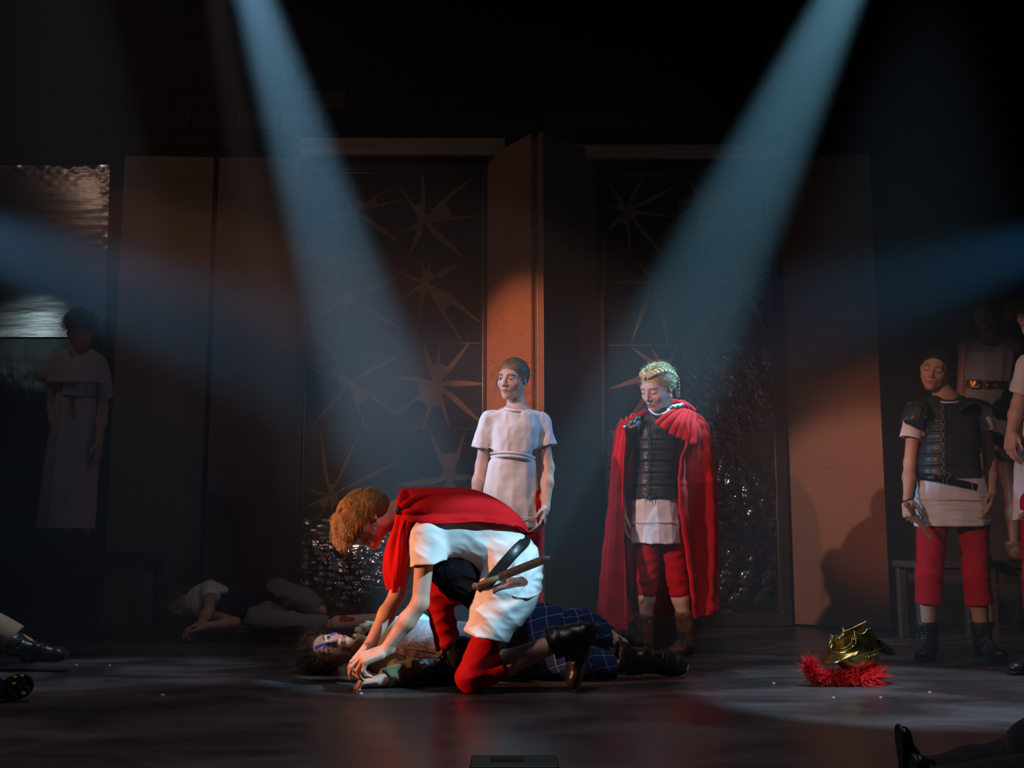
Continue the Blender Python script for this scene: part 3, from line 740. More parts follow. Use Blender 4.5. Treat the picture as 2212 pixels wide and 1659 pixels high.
def boot(root, heel, toe, up, shin, m=None, hgt=0.17, s=None, wid=1.0, lace=True, solem=None, laces_mat=None):
    """heel, toe = sole ends; up = foot's up; shin = direction of the shaft"""
    heel, toe = np.asarray(heel, float), np.asarray(toe, float); L = np.linalg.norm(toe - heel); s = s or L / 0.285
    R = frame_yz(toe - heel, up); sh = R.T @ nrm(shin)
    top = np.array([0, 0.062, 0.075]) + sh * hgt
    pr = [seg_prim((0, 0.045, 0.050), (0, 0.170, 0.040), 0.036 * wid, 0.037 * wid, k=0.015), ell_prim((0, 0.225, 0.036), (0.046 * wid, 0.056, 0.032), k=0.02),
          seg_prim((0, 0.070, 0.085), (0, 0.185, 0.050), 0.036, 0.030, k=0.02), seg_prim((0, 0.058, 0.060), top, 0.050, 0.064, k=0.02),
          seg_prim(top - sh * 0.012, top + sh * 0.004, 0.067, 0.067, k=0.004),
          seg_prim((-0.038, 0.175, 0.055), (0.038, 0.175, 0.055), 0.006, 0.006, k=0.008),
          box_prim((0, 0.14, -0.02), (0.1, 0.25, 0.036), rnd=0.0, k=0.004, op='s'), cut_end(top + sh * 0.004, sh, 0.08, 0.05), hollow_end(top + sh * 0.004, sh, 0.070, 0.03)]
    post = lambda D, X, Y, Z: D + 0.0022 * wob(X, Y, Z, 90, 3, 4)
    v, f = polygonise(xform(pr, R, heel, s), 0.0048, post=post)
    b = mesh_obj('boot', v, f, m or BLKL, root)
    # sole: outline extruded
    out = [(0.0, -0.006), (0.026, 0.0), (0.034, 0.03), (0.030, 0.09), (0.035, 0.14), (0.047, 0.19), (0.049, 0.225), (0.040, 0.262), (0.020, 0.284), (0.0, 0.289)]
    out = spline(out, 22); out = np.vstack([out, out[::-1][1:-1] * (-1, 1)]); n = len(out)
    def slab(z0, z1, sc, ysel=None):
        q = out.copy(); q[:, 0] *= sc * wid
        if ysel is not None: q[:, 1] = np.minimum(q[:, 1], ysel)
        V = np.vstack([np.c_[q, np.full(n, z0)], np.c_[q, np.full(n, z1)]]); F = [list(range(n))[::-1], list(range(n, 2 * n))] + [[i, (i + 1) % n, (i + 1) % n + n, i + n] for i in range(n)]
        return V * s @ R.T + heel, F
    v, f = join_vf([slab(0.008, 0.020, 0.97), slab(0.0, 0.009, 0.95, 0.075)])
    mesh_obj('sole', v, f, solem or SOLEM, b, smooth=False)
    if lace:
        fp = nrm(np.array([0, 1.0, 0]) - sh * sh[1]); base = np.array([0, 0.058, 0.060])
        path = spline([(0, 0.178, 0.084), (0, 0.132, 0.110), base + sh * 0.075 + fp * 0.056, base + (top - base) * 0.75 + fp * 0.062, top + fp * 0.066 - sh * 0.012], 8)
        P_ = [tube_vf([c + (-0.021, -0.006, -0.003), c + (0, 0.002, 0.002), c + (0.021, -0.006, 0.004)], 0.0026, 4) for c in path]
        P_ += [tube_vf([c + (0.021, -0.006, -0.003), c + (0, 0.003, 0.002), c + (-0.021, -0.006, 0.004)], 0.0026, 4) for c in path]
        P_.append(tube_vf(path + np.array([0, 0.0, 0.001]), 0.0026, 4))
        v, f = join_vf(P_); v = v * s @ R.T + heel
        mesh_obj('laces', v, f, laces_mat or LACE, b)
    return b
def legs_cloth(root, legs, m, name='legging', r=(0.088, 0.064, 0.064), t=0.45, A=0.006, f=48, h=0.006, hollow=0.02):
    for hp, kn, an in legs:
        e = kn * (1 - t) + an * t; d = an - kn
        L = [seg_prim(hp, kn, r[0], r[1], k=0.02), seg_prim(kn, e, r[1], r[2], k=0.02), cut_end(e, d), hollow_end(e, d, r[2], hollow)]
        cloth_obj(name, L, m, root, h=h, post=foldpost(A, f, 2, (.7, .7, 2.2)))
def collar(root, c, d, r, tr, m, name='collar', squash=1.0, hint=(0, -1, 0)):
    Rz = frame_z(d, hint); a = np.linspace(0, 2 * PI, 29)
    pts = np.stack([np.cos(a) * r, np.sin(a) * r * squash, 0.006 * np.sin(a)], 1) @ Rz.T + np.asarray(c)
    v, f = tube_vf(pts, tr, 8, cap=False); return mesh_obj(name, v, f, m, root)
def oring(R, o, A, B, Y, ry, dy=0.0):
    a, b = P(A[0], A[1], Y), P(B[0], B[1], Y); c = R.T @ ((a + b) / 2 + (0, dy, 0) - np.asarray(o)); return (c[2], c[0], c[1], np.linalg.norm(a - b) / 2, ry)
def ring(py, pxl, pxr, Y, ry, dy=0.0):
    a, b = P(pxl, py, Y), P(pxr, py, Y); return (a[2], (a[0] + b[0]) / 2, Y + dy, (b[0] - a[0]) / 2, ry)
def foldpost(A, f, seed=0, st=(1, 1, 1), sharp=True, A2=0.0, f2=60):
    def post(D, X, Y, Z):
        w = wob(X, Y, Z, f, seed, 5, st)
        r = (np.abs(w) if sharp else w) * A
        if A2: r = r + A2 * np.abs(wob(X, Y, Z, f2, seed + 2, 5, st))
        return D + r
    return post
def cloth_obj(name, prims, m, root, h=0.006, post=None, **k):
    v, f = polygonise(prims, h, post=post); return mesh_obj(name, v, f, m, root, **k)
def sheet(name, grid, m, root, nu=60, nv=60, thick=0.006, disp=None, nrm_sign=1, noise=0.0):
    """smooth sheet through a grid of 3-D control points [row][col], closed to a thickness; disp(u, v) offsets along the normal"""
    g = np.array(grid, float); R_, C_ = g.shape[:2]
    a = np.stack([spline(g[i], nu) for i in range(R_)], 0)
    b = np.stack([spline(a[:, j], nv) for j in range(nu)], 1)
    du = np.gradient(b, axis=1); dv = np.gradient(b, axis=0); N = np.cross(du, dv); N /= np.linalg.norm(N, axis=2, keepdims=True) + 1e-9; N *= nrm_sign
    if disp is not None:
        U, Vv = np.meshgrid(np.linspace(0, 1, nu), np.linspace(0, 1, nv)); b = b + N * disp(U, Vv)[..., None]
        du = np.gradient(b, axis=1); dv = np.gradient(b, axis=0); N = np.cross(du, dv); N /= np.linalg.norm(N, axis=2, keepdims=True) + 1e-9; N *= nrm_sign
    V = np.vstack([(b + N * thick / 2).reshape(-1, 3), (b - N * thick / 2).reshape(-1, 3)]); n = nu * nv
    ii = np.arange(n).reshape(nv, nu); q = np.stack([ii[:-1, :-1].ravel(), ii[:-1, 1:].ravel(), ii[1:, 1:].ravel(), ii[1:, :-1].ravel()], 1)
    F = [q, q[:, ::-1] + n]
    bd = np.concatenate([ii[0, :], ii[1:, -1], ii[-1, ::-1][1:], ii[::-1, 0][1:]])
    F.append(np.stack([bd[1:], bd[:-1], bd[:-1] + n, bd[1:] + n], 1))
    return mesh_obj(name, V, np.vstack(F), m, root)
def strip(name, pts, w, th, m, root, hint=(0, -1, 0), n=40):
    """flat band following pts, width across hint x tangent"""
    v, f = tube_vf(spline(pts, n), w / 2, 12, flat=(hint, th / w)); return mesh_obj(name, v, f, m, root)
# ================================================================= girl in white T-shirt
def tee_girl():
    Y = 6.0; root = thing('person', 'person in white T-shirt and short white skirt standing before the orange angled panel', 'person', tuple(G(1108, 1424)))
    oh = P(1107, 820, Y); Rh = frame_yz((-0.46, -0.86, -0.10), (0.02, -0.10, 1)); sh = 1.0
    nb = P(1118, 893, Y + 0.03)
    shA, shB = P(1056, 908, Y + 0.0), P(1166, 912, Y + 0.03)
    elA, wrA = P(1040, 1005, Y + 0.02), P(1022, 1100, Y - 0.03)
    elB, wrB = P(1184, 1010, Y + 0.0), P(1178, 1100, Y - 0.10)
    hipA, hipB = P(1085, 1085, Y), P(1145, 1085, Y); knA, knB = P(1082, 1240, Y), P(1146, 1240, Y); anA, anB = P(1080, 1395, Y + 0.02), P(1150, 1395, Y + 0.02)
    B = xform(head_prims(), Rh, oh, sh)
    B += [seg_prim(oh + Rh @ np.array([0, -0.02, -0.06]), nb, 0.050, 0.050, k=0.02), seg_prim(nb, shA, 0.045, 0.045, k=0.04), seg_prim(nb, shB, 0.045, 0.045, k=0.04),
          loft_prim([ring(885, 1085, 1140, Y + .02, 0.08), ring(940, 1062, 1158, Y, 0.09), ring(990, 1068, 1148, Y, 0.09), ring(1070, 1060, 1156, Y, 0.10)], k=0.03)]
    B += arm_prims(shA, elA, wrA, 0.88) + arm_prims(shB, elB, wrB, 0.9) + leg_prims(hipA, knA, anA, .95) + leg_prims(hipB, knB, anB, .95)
    hA, _ = hand_prims(wrA, P(1020, 1160, Y - .06) - wrA, (1, 0, 0), ts=-1, s=0.92); hB, _ = hand_prims(wrB, P(1163, 1160, Y - 0.18) - wrB, (-1, 0.1, 0), ts=1, s=0.92, curl=(.3, .45, .5, .55))
    B += hA + hB
    fine = []
    for hp in (hA, hB):
        lo, hi = bounds(hp); fine.append((lo, hi, 0.0032))
    skin_body(root, B, (Rh, oh, sh), fine, SKIN)
    # shirt
    T = [loft_prim([ring(884, 1092, 1140, Y + .02, 0.085), ring(896, 1062, 1168, Y + .01, 0.10), ring(925, 1056, 1172, Y, 0.115), ring(958, 1055, 1165, Y, 0.120), ring(978, 1052, 1160, Y, 0.122), ring(990, 1060, 1154, Y, 0.108), ring(996, 1066, 1150, Y, 0.10)], k=0.03, pw=2.3,
                   pleat=(9, [0.025, 0.02, .01, .004, 0, 0, 0][::1], 1.0)),
         seg_prim(nb + (0, 0, -0.01), shA + (0.01, 0, 0.0), 0.052, 0.056, k=0.04), seg_prim(nb + (0, 0, -0.01), shB, 0.052, 0.056, k=0.04),
         seg_prim(shA, P(1042, 972, Y), 0.060, 0.070, k=0.03), seg_prim(shB, P(1181, 968, Y + .02), 0.060, 0.068, k=0.03)]
    for e, c in ((shA, P(1042, 972, Y)), (shB, P(1181, 968, Y + .02))): T += [cut_end(c, c - e, 0.085), hollow_end(c, c - e, 0.060)]
    nk = oh + Rh @ np.array([0, -0.02, -0.10])
    T += [seg_prim(P(1117, 872, Y - .01), P(1116, 885, Y - .02), 0.056, 0.060, k=0.006, op='s')]
    cloth_obj('shirt', T, WHITE, root, h=0.0055, post=foldpost(0.009, 34, 1, (1, 1, 0.55), A2=0.004, f2=90))
    collar(root, P(1117, 884, Y - 0.005), (0.1, -0.35, 1), 0.066, 0.008, WHITE, squash=0.95)
    K = [loft_prim([ring(984, 1064, 1153, Y, 0.105), ring(1000, 1054, 1158, Y, 0.118), ring(1060, 1042, 1164, Y, 0.130), ring(1100, 1034, 1166, Y, 0.138), ring(1142, 1038, 1168, Y, 0.140)][::-1], pw=2.3, k=0.01, pleat=(14, [0.03, 0.02, 0.012, 0.012, 0.02], 0.5)),
         loft_prim([ring(1132, 1048, 1155, Y, 0.118), ring(1150, 1046, 1158, Y, 0.120)], op='s', k=0.004)]
    cloth_obj('skirt', K, WHITE, root, h=0.0055, post=foldpost(0.005, 40, 3, (1, 1, 0.7), A2=0.003, f2=90))
    a = [P(x, y, Y - dy) for x, y, dy in ((1062, 987, 0.02), (1080, 985, 0.105), (1108, 985, 0.128), (1135, 990, 0.11), (1155, 998, 0.02))]
    b = [P(x, y, Y - dy) for x, y, dy in ((1060, 979, 0.02), (1080, 977, 0.11), (1108, 978, 0.134), (1135, 983, 0.11), (1156, 990, 0.02))]
    v, f = join_vf([tube_vf(spline(a, 30), 0.009, 8), tube_vf(spline(b, 30), 0.008, 8)]); mesh_obj('waist_sash', v, f, WHITE, root)
    a = [P(x, 1119, Y - dy) for x, dy in ((1036, 0.02), (1050, 0.10), (1070, 0.136), (1101, 0.145), (1130, .138), (1152, .11), (1166, 0.03))]
    v, f = tube_vf(spline(a, 30), 0.003, 5); mesh_obj('hem_seam', v, f, WHITE, root)
    for hp, kn, an in ((hipA, knA, anA), (hipB, knB, anB)):
        e = kn * 0.35 + an * 0.65
        L = [seg_prim(hp, kn, 0.088, 0.066, k=0.02), seg_prim(kn, e, 0.066, 0.064, k=0.02), cut_end(e, an - kn)]
        cloth_obj('legging', L, REDL, root, h=0.008, post=foldpost(0.004, 30, 2, (1, 1, 1.5)))
    for an in (anA, anB):
        g = np.array([an[0], an[1] + 0.06, 0.0]); boot(root, g, g + np.array([-0.06, -0.26, 0]), (0, 0, 1), (0, 0, 1))
    hm = mat('hair_light_brown', (0.20, 0.13, 0.075), 0.5, spec=0.4)
    cap = [ell_prim((0, -0.022, 0.034), (0.080, 0.099, 0.088), k=0.01), ell_prim((0, 0.080, -0.038), (0.075, 0.080, 0.090), k=0.01, op='s'), ell_prim((0, -0.118, 0.03), (0.036, 0.034, 0.036), k=0.015),
           box_prim((0, 0.0, -0.12), (0.12, 0.12, 0.06), k=0.01, op='s')]
    fl = lambda p, t: (-0.25 * p[0] / 0.08, -1.0, 0.15 - 3 * (p[1] + 0.02))
    st = [hair_strands(Rh, oh, sh, 900, fl, 0.10, 0.0015, zone=lambda q: q[1] < 0.055 + 0.3 * (q[2] - 0.03) and q[2] > -0.03 + 0.5 * max(0, q[1]), rad=(0.080, 0.099, 0.088), c0=(0, -0.022, 0.034), lift=0.004, seed=3, stick=True)]
    st.append(hair_strands(Rh, oh, sh, 30, lambda p, t: (0.3 * np.sign(p[0]), 0.2, -1), 0.14, 0.0012, zone=lambda q: abs(q[0]) > 0.066 and 0.0 < q[1] < 0.05 and 0.0 < q[2] < 0.03, curl=0.35, seed=5))
    add_hair(root, Rh, oh, sh, hm, cap, st)
tee_girl()
# ================================================================= woman in red cape
def laced_vest(root, rings, Y, yc, rows, lace_x, m, name='armour_vest', seams=(), arm_r=0.06, sh=None, ph=0.0):
    """cuirass of horizontal leather bands: rings as from ring(), seams = pixel rows between the bands"""
    T = [loft_prim(rings, k=0.02, pw=2.4)]
    if sh is not None:
        for a, b in sh: T.append(seg_prim(a, b, 0.050, 0.045, k=0.03))
    zs = [P(1106, r, Y)[2] for r in seams]
    def post(D, X, Yg, Z):
        for z in zs:
            t = (Z - z) / 0.006
            D = D + 0.006 * np.exp(-t * t) - 0.004 * np.exp(-((Z - z - 0.014) / 0.012) ** 2)
        return D + 0.0015 * wob(X, Yg, Z, 60, 4, 4)
    v, f = polygonise(T, 0.005, post=post)
    return mesh_obj(name, v, f, m, root)
def lacing(root, pts, w, m, r=0.0022, name='lacing', loops=True):
    L = []
    for i in range(len(pts) - 1):
        a, b = np.array(pts[i]), np.array(pts[i + 1]); s_ = np.array([w, 0, 0])
        L.append(tube_vf([a - s_, (a + b) / 2 + (0, -0.004, 0), b + s_], r, 4)); L.append(tube_vf([a + s_, (a + b) / 2 + (0, -0.007, 0), b - s_], r, 4))
    if loops:
        e = np.array(pts[-1])
        for q in (-1, 1):
            L.append(tube_vf(spline([e, e + (q * 0.02, -0.008, 0.012), e + (q * 0.034, -0.006, -0.008), e + (q * 0.012, -0.006, -0.02), e + (q * 0.01, -0.01, -0.05)], 16), r, 4))
    v, f = join_vf(L); return mesh_obj(name, v, f, m, root)
def cape_woman():
    Y = 6.45; root = thing('person', 'person with braided blond hair, long red cape and dark laced vest, head bowed', 'person', tuple(G(1420, 1406)))
    oh = P(1420, 838, Y - 0.04); Rh = frame_yz((-0.66, -0.62, -0.42), (-0.10, -0.22, 1)); sh = 1.16
    nb = P(1436, 905, Y + 0.04)
    shA, shB = P(1362, 930, Y), P(1490, 925, Y + .05)
    elA, wrA = P(1338, 1020, Y + .08), P(1345, 1110, Y + .0); elB, wrB = P(1500, 1025, Y + .1), P(1496, 1120, Y + .05)
    hipA, hipB = P(1398, 1130, Y), P(1448, 1130, Y); knA, anA = P(1398, 1250, Y - .02), P(1394, 1372, Y + .02); knB, anB = P(1462, 1250, Y), P(1484, 1368, Y + .02)
    B = xform(head_prims('down', jaw=1.1), Rh, oh, sh)
    B += [seg_prim(oh + Rh @ np.array([0, -0.03, -0.05]), nb, 0.052, 0.054, k=0.02), seg_prim(nb, shA, 0.045, 0.045, k=0.04), seg_prim(nb, shB, 0.045, 0.045, k=0.04),
          loft_prim([ring(905, 1390, 1470, Y + .02, 0.08), ring(960, 1375, 1465, Y, 0.09), ring(1010, 1378, 1452, Y, 0.09), ring(1100, 1372, 1464, Y, 0.10)], k=0.03)]
    B += arm_prims(shA, elA, wrA, 0.9) + arm_prims(shB, elB, wrB, 0.9) + leg_prims(hipA, knA, anA, .92) + leg_prims(hipB, knB, anB, .92)
    hA, _ = hand_prims(wrA, (0.1, -0.1, -1), (1, 0, 0), ts=-1, s=0.92); hB, _ = hand_prims(wrB, (0, -.1, -1), (-1, 0, 0), ts=1, s=0.92)
    B += hA + hB; fine = [(*bounds(h_), 0.004) for h_ in (hA, hB)]
    skin_body(root, B, (Rh, oh, sh), fine, SKIN, eyes='down', brow=BROWB)
    # vest with horizontal bands
    laced_vest(root, [ring(884, 1400, 1462, Y + .02, 0.07), ring(900, 1376, 1470, Y + .01, 0.10), ring(930, 1370, 1478, Y, 0.125), ring(960, 1369, 1468, Y, 0.13), ring(1010, 1372, 1458, Y, 0.122), ring(1050, 1368, 1462, Y, 0.125), ring(1078, 1366, 1470, Y, 0.135)], Y, 0, 0, 0, ARMOR,
               seams=(955, 977, 1000, 1025, 1052), sh=((P(1400, 893, Y), P(1380, 910, Y)), (P(1460, 893, Y), P(1478, 905, Y))))
    lp = [P(x, y, Y - d) for x, y, d in ((1399, 905, .115), (1400, 925, .130), (1402, 945, .136), (1403, 965, .138), (1403, 985, .137), (1402, 1005, .132), (1401, 1025, .130), (1400, 1045, .134), (1399, 1066, .142))]
    lacing(root, lp, 0.010, LACE, 0.0025)
    a = [P(x, y, Y - d) for x, y, d in ((1399, 905, .12), (1410, 925, .15), (1402, 950, .16), (1408, 968, .15), (1405, 990, .145))]
    b = [P(x, y, Y - d) for x, y, d in ((1399, 905, .12), (1392, 930, .15), (1396, 955, .155), (1391, 975, .15))]
    v, f = join_vf([tube_vf(spline(a, 20), 0.0022, 4), tube_vf(spline(b, 20), 0.0022, 4)]); mesh_obj('lace_end', v, f, LACE, root)
    # collar of the white undershirt
    c = [P(x, y, Y - d) for x, y, d in ((1402, 884, .05), (1412, 893, .10), (1425, 896, .115), (1440, 890, .09), (1452, 880, .04))]
    v, f = tube_vf(spline(c, 20), 0.006, 8); mesh_obj('undershirt_collar', v, f, WHITE, root)
    K = [loft_prim([ring(1176, 1361, 1474, Y, 0.135), ring(1140, 1363, 1473, Y, 0.132), ring(1075, 1366, 1466, Y, 0.124)], pw=2.3, k=0.01, pleat=(13, [0.02, 0.015, 0.02], 0.9)),
         loft_prim([ring(1184, 1370, 1465, Y, 0.115), ring(1164, 1372, 1463, Y, 0.113)], op='s', k=0.004)]
    cloth_obj('tunic_skirt', K, WHITE, root, h=0.0055, post=foldpost(0.006, 36, 3, (1, 1, 0.8), A2=0.003, f2=80))
    c = [P(x, 1128, Y - d) for x, d in ((1364, .02), (1375, .10), (1395, 0.130), (1418, 0.138), (1445, .13), (1464, .10), (1472, .03))]
    v, f = tube_vf(spline(c, 30), 0.0028, 5); mesh_obj('hem_seam', v, f, WHITE, root)
    for hp, kn, an, py in ((hipA, knA, anA, 1284), (hipB, knB, anB, 1288)):
        t = (py - 1250) / 120.0; e = kn * (1 - t) + an * t; d = an - kn
        L = [seg_prim(hp, kn, 0.088, 0.064, k=0.02), seg_prim(kn, e, 0.064, 0.062, k=0.02), cut_end(e, d), hollow_end(e, d, 0.064, 0.02)]
        cloth_obj('legging', L, REDL, root, h=0.006, post=foldpost(0.006, 48, 2, (.7, .7, 2.2)))
    for an, tx in ((anA, -0.10), (anB, -0.12)):
        g = np.array([an[0] + 0.02, an[1] + 0.05, 0.0]); d = np.array([tx * 1.1, -0.24, 0])
        boot(root, g, g + d, (0, 0, 1), (0, 0.05, 1), m=BRNL, hgt=0.17, wid=1.05)
    # cape: the sheet runs from the front edge over the shoulder, round the back, to the other front edge
    def col(pts): return [P(x, y, Y + d) for x, y, d in pts]
    g = [col(((1352, 922, -.13), (1346, 915, -.05), (1350, 905, .06), (1385, 890, .15), (1430, 872, .17), (1470, 878, .14), (1498, 892, .10), (1502, 898, .0), (1470, 902, -.13))),
         col(((1356, 950, -.15), (1338, 935, -.08), (1338, 930, .08), (1375, 920, .2), (1430, 905, .22), (1480, 902, .20), (1518, 915, .13), (1524, 925, .0), (1482, 935, -.15))),
         col(((1352, 1000, -.14), (1330, 985, -.06), (1332, 980, .12), (1375, 980, .24), (1435, 980, .26), (1495, 975, .22), (1530, 970, .14), (1532, 985, .0), (1464, 1000, -.16))),
         col(((1348, 1080, -.12), (1322, 1080, -.04), (1326, 1080, .14), (1375, 1080, .26), (1440, 1080, .28), (1500, 1070, .24), (1537, 1065, .14), (1540, 1080, .0), (1462, 1080, -.15))),
         col(((1350, 1180, -.10), (1312, 1180, -.02), (1318, 1180, .16), (1375, 1180, .28), (1445, 1180, .30), (1505, 1170, .25), (1541, 1170, .14), (1540, 1180, .0), (1475, 1180, -.13))),
         col(((1354, 1280, -.08), (1304, 1280, .0), (1312, 1280, .18), (1375, 1275, .30), (1450, 1270, .32), (1510, 1270, .26), (1545, 1275, .14), (1536, 1275, -.02), (1488, 1275, -.12))),
         col(((1357, 1362, -.06), (1297, 1375, .02), (1310, 1365, .20), (1375, 1340, .30), (1450, 1328, .32), (1512, 1320, .26), (1546, 1315, .12), (1540, 1325, -.04), (1495, 1338, -.11)))]
    def disp(u, v):
        a = np.clip(v * 1.4, 0, 1)
        return (0.020 * np.sin(u * 62 + 2.0 * np.sin(v * 2.2) + 1.0) * (0.35 + 0.65 * a) + 0.010 * np.sin(u * 121 + 3 * v) * (1 - 0.5 * a)) + 0.003 * np.sin(v * 60 + 8 * u) * np.sin(u * 30) + 0.006 * np.exp(-((v - 0.43) / 0.006) ** 2) * (u > 0.72)
    sheet('cape', g, RED, root, nu=220, nv=130, thick=0.007, disp=disp)
    # gathered flap over the near shoulder, and the collar roll
    for k, (pts, w) in enumerate(((((1478, 884, -.06), (1455, 900, -.15), (1432, 925, -.175)), .040), (((1482, 885, -.06), (1464, 910, -.16), (1450, 938, -.175)), .034), (((1488, 886, -.05), (1474, 912, -.15), (1466, 945, -.165)), .034),
                                  (((1493, 888, -.04), (1484, 915, -.13), (1480, 950, -.155)), .038), (((1498, 892, -.02), (1498, 920, -.10), (1496, 960, -.14)), .045), (((1468, 882, -.07), (1444, 893, -.14), (1418, 916, -.17)), .026))):
        v, f = tube_vf(spline([P(x, y, Y + d) for x, y, d in pts], 20), np.linspace(w * 0.38, w * 0.62, 20), 10, flat=((0.3, -1, 0.3), 0.55))
        mesh_obj('cape_pleat', v, f, RED, root)
    for pts, w in ((((1345, 925, -.10), (1372, 903, -.09), (1400, 889, -.02), (1420, 880, .08)), .032), (((1432, 868, .14), (1452, 868, .10), (1468, 872, .04), (1484, 880, -.02)), .034), (((1452, 874, .06), (1475, 872, .06), (1500, 890, .05)), .036)):
        v, f = tube_vf(spline([P(x, y, Y + d) for x, y, d in pts], 24), w / 2 + 0.004, 10); mesh_obj('cape_roll', v, f, RED, root)
    # silver shoulder clasps
    SIL = mat('tarnished_silver', (0.42, 0.41, 0.38), 0.35, metal=0.9, bump=0.6, bscale=60, bdist=0.004)
    for a, b in ((P(1352, 922, Y - .16), P(1377, 903, Y - .13)), (P(1452, 880, Y - .10), P(1472, 876, Y - .06))):
        v, f = polygonise([seg_prim(a, b, 0.011, 0.011, k=0.006), ell_prim(a, (0.014, 0.01, 0.012)), ell_prim(b, (0.014, 0.01, 0.012)), ell_prim((a + b) / 2, (0.016, 0.012, 0.013))], 0.003)
        mesh_obj('shoulder_clasp', v, f, SIL, root)
    # hair: two braids plaited to the scalp plus loose frizz
    hm = mat('hair_blond', (0.62, 0.46, 0.24), 0.45, spec=0.5, var=0.3, vscale=60)
    cap = [ell_prim((0, -0.022, 0.034), (0.080, 0.100, 0.089), k=0.01), ell_prim((0, 0.085, -0.045), (0.080, 0.085, 0.095), k=0.01, op='s'), box_prim((0, 0.02, -0.12), (0.12, 0.12, 0.07), k=0.01, op='s')]
    for s_ in (-1, 1):
        prev = None
        path = spline([(s_ * 0.010, 0.068, 0.085), (s_ * 0.040, 0.050, 0.096), (s_ * 0.062, 0.0, 0.095), (s_ * 0.066, -0.055, 0.070), (s_ * 0.060, -0.095, 0.030), (s_ * 0.052, -0.105, -0.015), (s_ * 0.050, -0.095, -0.055), (s_ * 0.045, -0.09, -0.085)], 17)
        for i in range(len(path) - 1):
            d = nrm(path[i + 1] - path[i]); out_ = nrm(path[i] - np.array([0, -0.02, 0.02])); side = np.cross(d, out_)
            for q in (-1, 1): cap.append(ell_prim(path[i] + side * q * 0.007 + d * (0.004 * q), (0.0085, 0.0125, 0.008), R=frame_yz(d + side * q * -0.7, out_), k=0.003))
    fl = lambda p, t: (np.sign(p[0]) * 0.5, -0.9, -0.15)
    st = [hair_strands(Rh, oh, sh, 1000, fl, 0.06, 0.0012, zone=lambda q: q[1] < 0.050 + 0.35 * (q[2] - 0.03) and q[2] > -0.02, rad=(0.081, 0.101, 0.090), c0=(0, -0.022, 0.034), lift=0.006, curl=0.25, seed=4, stick=True),
          hair_strands(Rh, oh, sh, 260, lambda p, t: nrm(p), 0.028, 0.0007, zone=lambda q: q[1] < 0.075 and q[2] > -0.03, rad=(0.083, 0.103, 0.092), c0=(0, -0.022, 0.034), curl=0.9, seed=8)]
    add_hair(root, Rh, oh, sh, hm, cap, st, h=0.003)
cape_woman()
